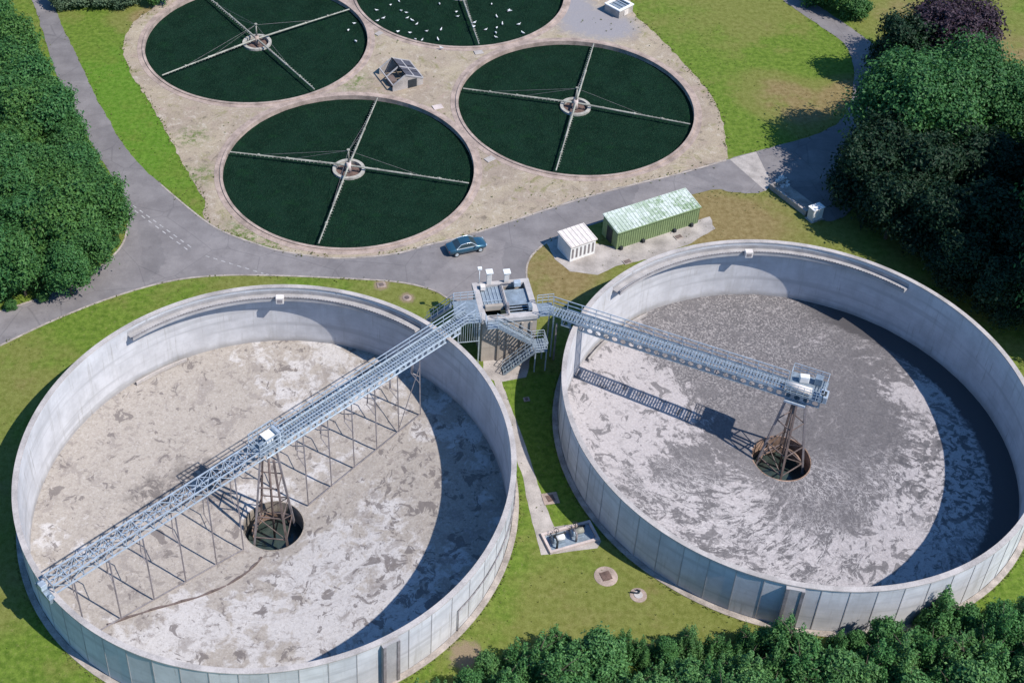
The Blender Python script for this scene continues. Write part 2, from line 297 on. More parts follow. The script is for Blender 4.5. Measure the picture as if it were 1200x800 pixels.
# ------------------------------------------------------------------ mesh helpers
class MB:
    def __init__(s): s.v = []; s.f = []; s.mi = []; s.cur = 0; s.sm = []
    def add(s, vs_, fs, smooth=False):
        o = len(s.v); s.v += [Vector(q) for q in vs_]
        for f in fs: s.f.append([i + o for i in f]); s.mi.append(s.cur); s.sm.append(smooth)
        return s
    def box(s, c, size, rz=0.0, bev=0.0):
        c = Vector(c); x, y, z = [q / 2 for q in size]; M = Matrix.Rotation(rz, 3, 'Z')
        P = [(-x, -y, -z), (x, -y, -z), (x, y, -z), (-x, y, -z), (-x, -y, z), (x, -y, z), (x, y, z), (-x, y, z)]
        return s.add([c + M @ Vector(q) for q in P], [(0, 3, 2, 1), (4, 5, 6, 7), (0, 1, 5, 4), (1, 2, 6, 5), (2, 3, 7, 6), (3, 0, 4, 7)])
    def beam(s, a, b, w_=0.1, h=None, up=(0, 0, 1)):
        a = Vector(a); b = Vector(b); h = h or w_; d = (b - a)
        if d.length < 1e-6: return s
        d.normalize(); u = Vector(up)
        if abs(d.dot(u)) > .98: u = Vector((1, 0, 0))
        sx = d.cross(u).normalized() * (w_ / 2); sy = sx.cross(d).normalized() * (h / 2)
        P = [a - sx - sy, a + sx - sy, a + sx + sy, a - sx + sy, b - sx - sy, b + sx - sy, b + sx + sy, b - sx + sy]
        return s.add(P, [(0, 3, 2, 1), (4, 5, 6, 7), (0, 1, 5, 4), (1, 2, 6, 5), (2, 3, 7, 6), (3, 0, 4, 7)])
    def tube(s, a, b, r, r2=None, n=8, cap=True):
        a = Vector(a); b = Vector(b); r2 = r if r2 is None else r2; d = (b - a).normalized()
        u = Vector((0, 0, 1)) if abs(d.z) < .95 else Vector((1, 0, 0))
        x = d.cross(u).normalized(); y = d.cross(x)
        P = [a + (x * math.cos(2 * PI * i / n) + y * math.sin(2 * PI * i / n)) * r for i in range(n)] + [b + (x * math.cos(2 * PI * i / n) + y * math.sin(2 * PI * i / n)) * r2 for i in range(n)]
        F = [(i, (i + 1) % n, n + (i + 1) % n, n + i) for i in range(n)]
        s.add(P, F, True)
        if cap: s.add(P, [tuple(range(n))[::-1], tuple(range(n, 2 * n))])
        return s
    def path(s, pl, r, n=8):
        for a, b in zip(pl[:-1], pl[1:]): s.tube(a, b, r, n=n)
        return s
    def prism(s, poly, z0, z1):
        n = len(poly); P = [(q[0], q[1], z0) for q in poly] + [(q[0], q[1], z1) for q in poly]
        return s.add(P, [tuple(range(n))[::-1], tuple(range(n, 2 * n))] + [(i, (i + 1) % n, n + (i + 1) % n, n + i) for i in range(n)])
    def ring(s, c, prof, n, a0=0.0, a1=2 * PI, smooth=False, closed_prof=True):
        """revolve profile [(r, z)...] about the vertical through c"""
        full = abs(a1 - a0 - 2 * PI) < 1e-6; m_ = len(prof); k = n if full else n + 1
        P = []
        for i in range(k):
            a = a0 + (a1 - a0) * i / n
            for (r, z) in prof: P.append((c[0] + r * math.cos(a), c[1] + r * math.sin(a), c[2] + z))
        F = []
        for i in range(n):
            j = (i + 1) % k
            for q in range(m_ if closed_prof else m_ - 1):
                q2 = (q + 1) % m_
                F.append((i * m_ + q, j * m_ + q, j * m_ + q2, i * m_ + q2))
        s.add(P, F, smooth)
        if not full and closed_prof:
            s.add(P, [tuple(range(m_)), tuple(range((k - 1) * m_, k * m_))[::-1]])
        return s
    def build(s, name, mat, parent=None, bevel=0.0, fix=True):
        me = bpy.data.meshes.new(name)
        off = parent.get('_o', None) if parent else None
        o3 = Vector(off) if off is not None else Vector((0, 0, 0))
        me.from_pydata([q - o3 for q in s.v], [], s.f)
        mats = mat if isinstance(mat, (list, tuple)) else [mat]
        for mm in mats: me.materials.append(mm)
        me.polygons.foreach_set('material_index', s.mi); me.polygons.foreach_set('use_smooth', s.sm)
        if fix:
            bm = bmesh.new(); bm.from_mesh(me); bmesh.ops.remove_doubles(bm, verts=bm.verts, dist=1e-5)
            bmesh.ops.recalc_face_normals(bm, faces=bm.faces); bm.to_mesh(me); bm.free()
        me.update()
        o = bpy.data.objects.new(name, me); COL.objects.link(o)
        if parent: o.parent = parent
        if off is not None: o['_o'] = off
        if bevel:
            bv = o.modifiers.new('bevel', 'BEVEL'); bv.width = bevel; bv.segments = 2; bv.limit_method = 'ANGLE'
        return o

def tag(o, label, cat, group=None):
    o['label'] = label; o['category'] = cat
    if group: o['group'] = group
    return o
def thing(name, label, cat, loc, group=None):
    o = bpy.data.objects.new(name, None); COL.objects.link(o); o.location = loc; o.empty_display_size = .5
    o['_o'] = list(loc)
    return tag(o, label, cat, group)
def structure(o): o['kind'] = 'structure'; return o

def fill(name, outline, holes, z, mat):
    """one flat sheet with an outline and holes"""
    bm = bmesh.new(); edges = []
    for loop in [outline] + holes:
        vs_ = [bm.verts.new((q[0], q[1], z)) for q in loop]
        edges += [bm.edges.new((vs_[i], vs_[(i + 1) % len(vs_)])) for i in range(len(vs_))]
    bmesh.ops.triangle_fill(bm, use_beauty=True, use_dissolve=False, edges=edges)
    for f in bm.faces:
        f.normal_update()
        if f.normal.z < 0: f.normal_flip()
    me = bpy.data.meshes.new(name); bm.to_mesh(me); bm.free(); me.materials.append(mat)
    o = bpy.data.objects.new(name, me); COL.objects.link(o); return structure(o)

def circle(c, r, n=96): return [(c[0] + r * math.cos(2 * PI * i / n), c[1] + r * math.sin(2 * PI * i / n)) for i in range(n)]

def smooth_poly(P, it=2, closed=True):
    P = [Vector(q) for q in P]
    for _ in range(it):
        Q = []
        n = len(P)
        rng = range(n) if closed else range(n - 1)
        if not closed: Q.append(P[0])
        for i in rng:
            a, b = P[i], P[(i + 1) % n]
            Q += [a * .75 + b * .25, a * .25 + b * .75]
        if not closed: Q.append(P[-1])
        P = Q
    return P

def rough_edge(P, amp=.12, step=.5, sd_=0):
    """break a clean outline into a slightly ragged one"""
    Q = []; n = len(P)
    for i in range(n):
        a, b = P[i], P[(i + 1) % n]; L = (b - a).length; k = max(1, int(L / step))
        nrm = Vector((-(b - a).y, (b - a).x, 0)).normalized()
        for j in range(k):
            q = a + (b - a) * (j / k)
            Q.append(q + nrm * (amp * 2 * (noise.noise(Vector((q.x * .9, q.y * .9, sd_))) + .5 * noise.noise(Vector((q.x * 2.6, q.y * 2.6, sd_ + 5))))))
    return Q

def strip(name, line, wid, z0, z1, mat):
    b = MB(); n = len(line); L = []; Rr = []
    for i in range(n):
        d = (line[min(i + 1, n - 1)] - line[max(i - 1, 0)]); d.z = 0; d.normalize(); q = Vector((-d.y, d.x, 0)) * (wid / 2)
        L.append(line[i] + q); Rr.append(line[i] - q)
    P = []
    for i in range(n):
        for v, z in ((L[i], z0), (Rr[i], z0), (Rr[i], z1), (L[i], z1)): P.append((v.x, v.y, z))
    F = []
    for i in range(n - 1):
        a = i * 4; c = a + 4
        for q in range(4): F.append((a + q, a + (q + 1) % 4, c + (q + 1) % 4, c + q))
    F += [(0, 1, 2, 3), tuple(range(4 * n - 4, 4 * n))[::-1]]
    b.add(P, F); return b.build(name, mat)

# ------------------------------------------------------------------ layout numbers (metres)
CL = (-13.765, 83.404); CR = (34.830, 91.891)
RT, HR, HF = 21.96, 5.425, -1.92         # tank radius, rim, scum level at the wall
WT = 0.38
BEDS = [(-23.443, 160.015), (-9.514, 132.351), (18.407, 146.340), (3.831, 174.198)]
RB = 14.856
DECK = 5.85

M = {}
M['grass'] = mat_ground(); M['asphalt'] = mat_asphalt(); M['gravel'] = mat_gravel()
M['wall'] = mat_concrete('tank_concrete', (0.58, 0.575, 0.585), .4, 60)
M['inner'] = mat_concrete('inner_concrete', (0.53, 0.525, 0.54), .4)
M['coping'] = simple('coping_concrete', (0.40, 0.365, 0.345), .3, .5)
M['trough'] = simple('launder_concrete', (0.36, 0.345, 0.345), .2, .8)
M['troughdark'] = simple('launder_stain', (0.22, 0.20, 0.20), .3, 1.5)
M['tower'] = mat_concrete('tower_concrete', (0.40, 0.35, 0.30), .8, None, (0.16, 0.13, 0.11))
M['towertop'] = simple('weathered_concrete', (0.41, 0.385, 0.375), .2, 1.0)
M['kerb'] = simple('kerb_concrete', (0.34, 0.295, 0.26), .4, .9)
M['bedkerb'] = simple('bed_kerb', (0.34, 0.265, 0.225), .4, .7)
M['slab'] = simple('slab_concrete', (0.355, 0.32, 0.295), .35, .6)
M['pink'] = simple('pink_concrete', (0.50, 0.42, 0.39), .2, .9)
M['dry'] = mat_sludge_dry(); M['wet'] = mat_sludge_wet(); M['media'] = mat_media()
M['galv'] = simple('galvanised_steel', (0.44, 0.50, 0.56), .2, 2.0, .45, .35, bump=0)
M['galvdark'] = simple('grey_grating', (0.23, 0.28, 0.33), .25, 3.0, .6, .3, bump=0)
M['steel'] = simple('brown_steel', (0.15, 0.115, 0.105), .35, 1.5, .7, .1, bump=0)
M['steelgrey'] = simple('weathered_steel', (0.26, 0.235, 0.24), .3, 1.5, .65, .2, bump=0)
M['rust'] = simple('rusty_lining', (0.27, 0.18, 0.135), .6, .7, .85)
M['welldark'] = simple('stained_lining', (0.27, 0.235, 0.20), .5, .7, .85)
M['panel'] = simple('dark_roof_panel', (0.075, 0.07, 0.085), .25, 2, .5, bump=0)
M['white'] = simple('white_paint', (0.74, 0.74, 0.73), .08, 2, .5, bump=0)
M['cream'] = simple('cream_paint', (0.66, 0.60, 0.55), .12, 2, .5, bump=0)
M['dark'] = simple('dark_opening', (0.03, 0.035, 0.04), .3, 2, .6, bump=0)
M['water'] = simple('dark_water', (0.035, 0.05, 0.045), .4, .8, .12, bump=.05, spec=.5)
M['armpipe'] = simple('distributor_pipe', (0.30, 0.295, 0.25), .45, .9, .6, .1, bump=0)
M['hub'] = simple('hub_stone', (0.36, 0.34, 0.30), .3, 2)
M['brown'] = simple('wet_brown_stone', (0.13, 0.085, 0.07), .4, 2)
M['hatch'] = simple('hatch_plate', (0.26, 0.315, 0.37), .3, 1.2, .45, .3, bump=0)
M['birdw'] = simple('white_feathers', (0.78, 0.78, 0.76), .04, 5, .7, bump=0)
M['birdg'] = simple('grey_feathers', (0.40, 0.42, 0.45), .1, 5, .7, bump=0)
M['bark'] = simple('bark', (0.10, 0.08, 0.06), .4, 2, .95, coord='obj')
M['paintline'] = simple('worn_road_paint', (0.36, 0.35, 0.35), .35, 2.5, .8)

# ------------------------------------------------------------------ ground, roads
G = 700
ground_out = [(-G, -G), (G, -G), (G, G), (-G, G)]
fill('ground', ground_out, [circle(CL, RT - .15), circle(CR, RT - .15)] + [circle(b, RB + .1) for b in BEDS], 0.0, M['grass'])

apron = pts('182,8 160,22 148.5,37 144,50 145,64 155,91 179,125 202.5,169 216,196 232,222 243,240 235,252 250,266 268,275 300,287 345,299 400,304 467,299 505,287 545,279 603,260 682,234 742,218 802,204 853,190 852,172 846,142 838,120 824,98 800,73 777,48 758,30 741,17 738,-5 745,-30 690,-75 540,-95 400,-60 300,-62 200,-25')
apron = rough_edge(smooth_poly(apron, 1), .16, .6, 3)
fill('gravel_apron', [(q.x, q.y) for q in apron], [circle(b, RB + .1) for b in BEDS], 0.010, M['gravel'])

road = pts('30,-12 38,0 48,30 60,70 75,110 95,150 118,186 137,215 148,240 150,262 146,285 128,305 100,325 60,345 0,365 -60,380 -60,425 0,405 60,376 130,348 200,328 260,322 330,323 400,326 470,330 510,340 525,350 560,362 622,356 621,344 616,321 619,304 633,289 655,276 700,262 780,236 820,226 838,221 866,227 896,226 905,217 945,254 985,262 1012,225 1008,160 1022,110 1040,76 1033,60 1004,37 952,3 935,-12 900,-12 916,0 952,25 978,42 992,53 1001,74 1000,110 990,140 960,157 920,168 888,177 851,187 800,202 740,216 680,232 600,258 540,278 500,286 467,297 400,303 361,299 321,292 294,283 266,273 245,262 217,240 189,216 165,195 145,172 128,142 111,111 90,65 69,24 58,-12')
road = rough_edge(smooth_poly(road, 1), .09, .6, 9)
fill('road', [(q.x, q.y) for q in road], [], 0.020, M['asphalt'])

def line(s, it=2): return smooth_poly(pts(s), it, False)
for s in ['851,188 800,203 740,217 680,233 600,259 540,279 500,287 467,298 400,304 361,300 321,293 294,284 266,274 245,263 217,241 189,217',
          '0,405 60,376 130,348 200,328 260,322 330,323 400,326 470,330 510,340 525,350',
          '621,344 616,321 619,304 633,289 650,279 662,275', '150,262 146,285 128,305 100,325 60,345 0,365']:
    structure(strip('kerb', line(s), .20, -.05, .05, M['kerb']))
# worn give-way dashes of the junction
b = MB()
def dashes(a, c, n, gap=.5, wid=.13):
    a = at(*a); c = at(*c)
    for i in range(n):
        p0 = a + (c - a) * (i / n); p1 = a + (c - a) * ((i + 1 - gap) / n); d = (c - a).normalized(); q = Vector((-d.y, d.x, 0)) * wid / 2
        b.add([(v.x, v.y, .028) for v in (p0 - q, p1 - q, p1 + q, p0 + q)], [(0, 1, 2, 3)])
dashes((150, 241), (224, 296), 9); dashes((156, 241), (228, 293), 9); dashes((241, 300), (306, 320), 7); dashes((306, 320), (318, 323), 2)
structure(b.build('road_marking', M['paintline'], fix=False))

# yard in the shade, concrete pads and paths
fill('yard_concrete', [(q.x, q.y) for q in pts('855,187 886,178 905,216 897,224')], [], .028, M['slab'])
fill('hardstanding', [(q.x, q.y) for q in rough_edge(pts('655,276 640,284 650,304 668,318 700,322 722,312 760,303 810,285 838,268 832,254 818,258 720,290'), .08, .6)], [], .014, M['slab'])
fill('path', [(q.x, q.y) for q in rough_edge(pts('566,420 566,440 579,446 602.5,530 613,560 620,596 634,650 700,642 704,634 692,610 650,617 638,590 628,560 619,530 588,447 617,442 622,418'), .05, .7)], [], .012, M['slab'])
fill('path', [(q.x, q.y) for q in pts('590,446 600,448 636,520 645,590 640,592 630,530')], [], .016, M['kerb']) if False else None

# ------------------------------------------------------------------ round tanks
def make_tank(c, label, zc, launder, boxes, butts, baffle, skin, wellm, conduit=None):
    t = thing('settling_tank', label, 'tank', (c[0], c[1], 0), 'round concrete settling tanks')
    C3 = (c[0], c[1], 0)
    n = 60; step = 2 * PI / n
    b = MB()
    b.ring(C3, [(RT, -.4), (RT, HR - .02)], n, closed_prof=False)
    b.cur = 1
    b.ring(C3, [(RT - WT, -6.5), (RT - WT, HR - .02)], 180, smooth=True, closed_prof=False)
    b.cur = 2
    for i in range(n):            # pointed joints between the cast panels
        a = i * step; d = Vector((math.cos(a), math.sin(a), 0)); q = Vector((-d.y, d.x, 0))
        p = Vector(C3) + d * (RT + .004)
        b.box(p + Vector((0, 0, (HR - .4) / 2)), (.05, .07, HR + .3), a)
    b.build('wall', [M['wall'], M['inner'], M['trough']], t, fix=False)
    MB().ring(C3, [(RT - WT - .04, HR - .03), (RT + .06, HR - .03), (RT + .06, HR + .09), (RT - WT - .04, HR + .09)], 180, smooth=False).build('coping', M['coping'], t)
    MB().ring(C3, [(RT + .03, -.1), (RT + .55, -.1), (RT + .55, .07), (RT + .03, .10)], 120).build('footing', M['kerb'], t)
    # launder: a gutter hung inside the rim with a toothed weir edge
    a0, a1 = R(launder[0]), R(launder[1]); ro = RT - WT - .003; ri = ro - .95
    b = MB(); nseg = 110
    b.ring(C3, [(ro, HR - .35), (ro, HR - .95), (ri, HR - .95), (ri, HR - .42), (ri + .10, HR - .42), (ri + .10, HR - .80), (ro - .02, HR - .80), (ro - .02, HR - .35)], nseg, a0, a1)
    b.build('launder', M['trough'], t)
    b = MB(); nt_ = int((a1 - a0) * ri / .30) * 2; P = []
    for i in range(nt_ + 1):
        aa = a0 + (a1 - a0) * i / nt_; zt_ = HR - (.34 if i % 2 else .46)
        for rr_, zz in ((ri - .004, HR - .55), (ri - .034, HR - .55), (ri - .034, zt_), (ri - .004, zt_)): P.append((c[0] + rr_ * math.cos(aa), c[1] + rr_ * math.sin(aa), zz))
    b.add(P, [(i * 4 + q, i * 4 + (q + 1) % 4, i * 4 + 4 + (q + 1) % 4, i * 4 + 4 + q) for i in range(nt_) for q in range(4)])
    b.build('weir_plate', M['troughdark'], t, fix=False)
    for aa in boxes:
        a = R(aa); d = Vector((math.cos(a), math.sin(a), 0)); p = Vector(C3) + d * (ri - .25)
        o = MB().box(p + Vector((0, 0, HR - .45)), (.6, .8, .75), a).build('level_box', M['cream'], t, .03)
        MB().box(p - d * .31 + Vector((0, 0, HR - .45)), (.04, .5, .4), a).build('box_lid', M['steelgrey'], o)
    for aa in butts:
        a = R(aa); d = Vector((math.cos(a), math.sin(a), 0)); q = Vector((-d.y, d.x, 0)); p = Vector(C3) + d * (RT + .16)
        b = MB().box(p + Vector((0, 0, HR / 2 - .05)), (.36, 1.5, HR - .1), a)
        b.cur = 1
        b.box(p + d * .17 + q * .62 + Vector((0, 0, HR / 2 - .05)), (.16, .26, HR - .12), a)
        b.box(p + d * .17 - q * .62 + Vector((0, 0, HR / 2 - .05)), (.16, .26, HR - .12), a)
        b.build('buttress', [M['trough'], M['steelgrey']], t)
    a0, a1 = R(baffle[0]), R(baffle[1])
    MB().ring(C3, [(RT - WT - .55, HF + .05), (RT - WT - .40, HF + .05), (RT - WT - .40, HF + .42), (RT - WT - .55, HF + .42)], 20, a0, a1).build('scum_baffle', M['coping'], t)
    if conduit:
        P = []
        for i in range(30):
            a = R(conduit[0] + (conduit[1] - conduit[0]) * i / 29); P.append(Vector((c[0] + (RT + .09) * math.cos(a), c[1] + (RT + .09) * math.sin(a), HR * .52)))
        P = [Vector((P[0].x, P[0].y, .1))] + P
        MB().path(P, .055, 6).build('conduit', M['steelgrey'], t)
    # sunken well lining
    o = MB().ring(C3, [(2.78, zc + .02), (2.9, zc + .02), (2.9, zc - 3.2), (2.78, zc - 3.2)], 48, smooth=False).build('centre_well', wellm, t)
    # surface of the contents: gently dished toward the well, with a crust that is not quite flat
    bm = MB(); nr, na = 60, 220; P = []
    for i in range(nr + 1):
        r = 2.85 + (RT - WT - 2.83) * i / nr
        for j in range(na):
            a = 2 * PI * j / na; x, y = r * math.cos(a), r * math.sin(a)
            z = zc + (HF - zc) * ((r - 2.8) / (RT - WT - 2.8)) ** .9 + .05 * noise.noise(Vector((x * .5, y * .5, zc))) + .03 * noise.noise(Vector((x * 1.7, y * 1.7, zc)))
            P.append((c[0] + x, c[1] + y, z))
    F = [(i * na + j, i * na + (j + 1) % na, (i + 1) * na + (j + 1) % na, (i + 1) * na + j) for i in range(nr) for j in range(na)]
    bm.add(P, F, True); sh = bpy.data.objects.new('tmp', None); sh['_o'] = [c[0], c[1], 0]
    o = bm.build('sludge_surface', skin, sh, fix=False); o.parent = None; o.location = (c[0], c[1], 0); bpy.data.objects.remove(sh); structure(o)
    o = MB().ring((c[0], c[1], 0), [(.02, zc - 2.1), (2.77, zc - 2.1)], 48, closed_prof=False).build('water', M['water']); structure(o)
    return t
ZL, ZR = -4.7, -3.7
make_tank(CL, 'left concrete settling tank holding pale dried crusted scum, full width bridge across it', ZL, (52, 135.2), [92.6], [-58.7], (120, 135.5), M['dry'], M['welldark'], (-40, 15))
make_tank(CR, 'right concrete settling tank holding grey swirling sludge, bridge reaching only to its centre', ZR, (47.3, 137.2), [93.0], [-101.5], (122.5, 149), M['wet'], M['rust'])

# ------------------------------------------------------------------ bridges
class Frame:
    def __init__(s, a, b_, z):
        s.a = Vector((a[0], a[1], z)); d = Vector((b_[0] - a[0], b_[1] - a[1], 0)); s.L = d.length; s.d = d.normalized(); s.q = Vector((-s.d.y, s.d.x, 0)); s.rz = math.atan2(s.d.y, s.d.x)
    def P(s, l, t=0.0, z=0.0): return s.a + s.d * l + s.q * t + Vector((0, 0, z))

def girder(b, F, l0, l1, t, z0, z1, pitch, thick=.03):
    """plate girder with a row of big round holes and flanges"""
    n = max(1, round((l1 - l0) / pitch)); p = (l1 - l0) / n; h = z1 - z0; r = min(p, h) * .36; k = 12
    for i in range(n):
        cx_ = l0 + (i + .5) * p; cz = (z0 + z1) / 2
        inner = []; outer = []
        for j in range(k):
            a = 2 * PI * (j + .5) / k; cs, sn = math.cos(a), math.sin(a)
            inner.append((cx_ + r * cs, cz + r * sn)); mm = max(abs(cs) / (p / 2), abs(sn) / (h / 2))
            outer.append((cx_ + cs / mm, cz + sn / mm))
        for side in (-thick / 2, thick / 2):
            P = [F.P(x, t + side, z) for x, z in inner + outer]
            b.add(P, [(j, (j + 1) % k, k + (j + 1) % k, k + j) for j in range(k)])
            cor = [F.P(cx_ + sx * p / 2, t + side, cz + sz * h / 2) for sx in (-1, 1) for sz in (-1, 1)]
            # corner fill triangles
            for sx in (-1, 1):
                for sz in (-1, 1):
                    best = sorted(range(k), key=lambda j: (outer[j][0] - cx_ - sx * p / 2) ** 2 + (outer[j][1] - cz - sz * h / 2) ** 2)[:2]
                    b.add([P[k + best[0]], P[k + best[1]], F.P(cx_ + sx * p / 2, t + side, cz + sz * h / 2)], [(0, 1, 2)])
    for z in (z0, z1): b.beam(F.P(l0, t, z), F.P(l1, t, z), .16, .05)

def railing(F, l0, l1, t, z, parent, mat, h=1.1, post=1.5, r=.032):
    b = MB(); n = max(1, round((l1 - l0) / post))
    for i in range(n + 1):
        l = l0 + (l1 - l0) * i / n; b.beam(F.P(l, t, z), F.P(l, t, z + h), r * 2.0)
    for zz in (h, h * .52): b.beam(F.P(l0, t, z + zz), F.P(l1, t, z + zz), r * 2.2)
    b.beam(F.P(l0, t, z + .08), F.P(l1, t, z + .08), .02, .13)
    return b.build('railing', mat, parent, fix=False)

def deck_part(F, l0, l1, hw, z, parent, name='deck'):
    b = MB(); n = int((l1 - l0) / .30)
    for i in range(n):                     # open grating: bars across, gaps between
        l = l0 + (l1 - l0) * (i + .5) / n
        b.beam(F.P(l, -hw, z), F.P(l, hw, z), .17, .03)
    for t in (-hw, -hw / 3, hw / 3, hw): b.beam(F.P(l0, t, z - .02), F.P(l1, t, z - .02), .05, .05)
    return b.build(name, M['galvdark'], parent, fix=False)

PL0 = at(52, 682, 6.45); PL1 = at(553, 362, 6.45)
FL = Frame(PL0, PL1, DECK)
ctrL = (Vector((CL[0], CL[1], 0)) - Vector((FL.a.x, FL.a.y, 0))).dot(FL.d)
# fixed walkway, tower to tank centre
t = thing('walkway_bridge', 'grey steel walkway with railings from the stair tower to the middle of the left tank', 'bridge', tuple(FL.P(ctrL)), 'steel bridges over the tanks')
deck_part(FL, ctrL + 1.6, FL.L - .2, .62, 0, t)
for s in (-1, 1):
    b = MB(); girder(b, FL, ctrL - .4, FL.L - 2.2, s * .72, -.72, -.04, .72); b.build('girder', M['galv'], t, fix=False)
    railing(FL, ctrL + 1.6, FL.L - .2, s * .72, 0, t, M['galv'])
b = MB()
for i in range(14):
    l = ctrL + (FL.L - ctrL - 2.6) * i / 13; b.beam(FL.P(l, -.7, -.6), FL.P(l, .7, -.6), .08)
    if i < 13:
        l2 = ctrL + (FL.L - ctrL - 2.6) * (i + 1) / 13; b.beam(FL.P(l, -.7 if i % 2 else .7, -.6), FL.P(l2, .7 if i % 2 else -.7, -.6), .06)
b.build('bracing', M['galv'], t, fix=False)
# drive cabin end: lattice screens and motor
dr = MB().box(FL.P(ctrL + .2, 0, .02), (2.6, 1.7, .06), FL.rz).build('drive_platform', M['galvdark'], t)
b = MB()
for s in (-1, 1):
    for i in range(6):
        l = ctrL - 1.1 + i * .5; b.beam(FL.P(l, s * .85, .05), FL.P(l, s * .85, 1.6), .065)
    for z in (.5, 1.05, 1.6): b.beam(FL.P(ctrL - 1.1, s * .85, z), FL.P(ctrL + 1.5, s * .85, z), .075)
for s in (-1.1, 1.5):
    for z in (.8, 1.6): b.beam(FL.P(ctrL + s, -.85, z), FL.P(ctrL + s, .85, z), .055)
b.build('cage_rail', M['galv'], t, fix=False)
MB().box(FL.P(ctrL + .6, .25, .45), (.9, .7, .8), FL.rz).build('motor_box', M['white'], t, .06)
MB().tube(FL.P(ctrL - .6, .1, .35), FL.P(ctrL + .1, .1, .35), .26, n=14).build('gear_motor', M['hatch'], t)
MB().box(FL.P(ctrL + .6, .25, .9), (1.1, .9, .06), FL.rz).build('motor_cover', M['white'], t)
MB().box(FL.P(ctrL + 1.3, -.1, .7), (.35, 1.3, 1.3), FL.rz).build('control_cabinet', M['galv'], t, .03)

# rotating lattice half with its hanging scraper posts
t2 = thing('scraper_bridge', 'open lattice scraper bridge on the left rim, its thin posts reaching down to the scum', 'bridge', tuple(FL.P(ctrL, 0, -.8)), 'steel bridges over the tanks')
e0 = .35
b = MB()
for s in (-1, 1):
    b.beam(FL.P(e0, s * .68, .55), FL.P(ctrL - 1.2, s * .68, .55), .11, .09)
b.build('top_chord', M['galv'], t2, fix=False)
b = MB()
for s in (-1, 1): b.beam(FL.P(e0, s * .68, -.55), FL.P(ctrL - .6, s * .68, -.55), .12, .09)
b.build('bottom_chord', M['galv'], t2, fix=False)
b = MB(); nb = 15; stp = (ctrL - 1.2 - e0) / nb
for i in range(nb + 1):
    l = e0 + stp * i
    for s in (-1, 1): b.beam(FL.P(l, s * .68, -.55), FL.P(l, s * .68, .55), .06)
    for z in (-.55, .55): b.beam(FL.P(l, -.68, z), FL.P(l, .68, z), .06)
    if i < nb:
        for s in (-1, 1): b.beam(FL.P(l, s * .68, -.55 if i % 2 else .55), FL.P(l + stp, s * .68, .55 if i % 2 else -.55), .055)
        b.beam(FL.P(l, -.68, .55), FL.P(l + stp, .68, .55), .05); b.beam(FL.P(l, .68, .55), FL.P(l + stp, -.68, .55), .05)
b.build('lattice', M['galv'], t2, fix=False)
b = MB().box(FL.P(-.1, 0, -.55), (.5, 2.3, .45), FL.rz)
for s in (-1, 1): b.tube(FL.P(-.1, s * .85 - .12, -.22 - .05), FL.P(-.1, s * .85 + .12, -.27), .2, n=14)
b.build('end_carriage', M['hatch'], t2)
MB().box(FL.P(-.15, .2, .1), (.55, .6, .55), FL.rz).build('drive_motor', M['galv'], t2, .04)

def floor_z(l, tt, zc=ZL):
    r = abs(l - ctrL); r = math.hypot(r, tt)
    return zc + (HF - zc) * max(0, (r - 2.8) / (RT - WT - 2.8)) ** .9
def bent(l, parent, top=-.58, mat=None, hook=False):
    mat = mat or M['steelgrey']
    zf = floor_z(l, 1) - DECK
    MB().beam(FL.P(l, -.72, top), FL.P(l, -.95, zf + .12), .11).build('scraper_post', mat, parent, fix=False)
    b = MB().beam(FL.P(l + .45, .72, top), FL.P(l + .45, .95, zf * .5), .08); b.beam(FL.P(l + .45, .95, zf * .5), FL.P(l + .05, -.84, zf * .5 + .1), .06); b.build('rear_post', mat, parent, fix=False)
bl = [1.9, 4.9, 7.9, 10.9, 13.9, 16.6]
for l in bl: bent(l * (ctrL - 3.2) / 17.2, t2)
ls = [ctrL + 3.7 + 2.85 * i for i in range(6)]
t3 = t2
for i, l in enumerate(ls):
    bent(l, t3, -.75)
    b = MB(); b.path([FL.P(l - .1, -.55, -.8), FL.P(l - .7, -.55, -.9), FL.P(l - .75, -.55, -2.2), FL.P(l - .1, -.8, -2.9)], .055, 6); b.build('hose', M['steelgrey'], t3)
for k_, (lst, par) in enumerate(((ls, t3), ([q * (ctrL - 3.2) / 17.2 for q in bl], t2))):
    b = MB()
    for i in range(len(lst) - 1):
        a_, c_ = lst[i], lst[i + 1]
        b.beam(FL.P(a_, -.95, floor_z(a_, 1) - DECK + .16), FL.P(c_, -.95, floor_z(c_, 1) - DECK + .16), .09)
        if k_ == 0 and i == 4: b.beam(FL.P(a_, -.9, floor_z(a_, 1) - DECK + .3), FL.P(c_, -.74, -1.6), .06)
    b.build('floor_rail', M['steelgrey'], par, fix=False)
# curved scraper blade on the floor of the left tank
P = smooth_poly(pts('306,646 296,660 270,682 235,700 200,712 165,725 128,742', -3.6), 2, False)
for q in P:
    r = math.hypot(q.x - CL[0], q.y - CL[1]); q.z = ZL + (HF - ZL) * max(0, (r - 2.8) / (RT - WT - 2.8)) ** .9
b = MB()
for i in range(len(P) - 1): b.beam(P[i] + Vector((0, 0, .0 + .10 * math.sin(i * 1.7))), P[i + 1] + Vector((0, 0, .0 + .10 * math.sin(i * 1.7 + 1.7))), .16, .2)
b.build('scraper_blade', M['steel'], t2, fix=False)

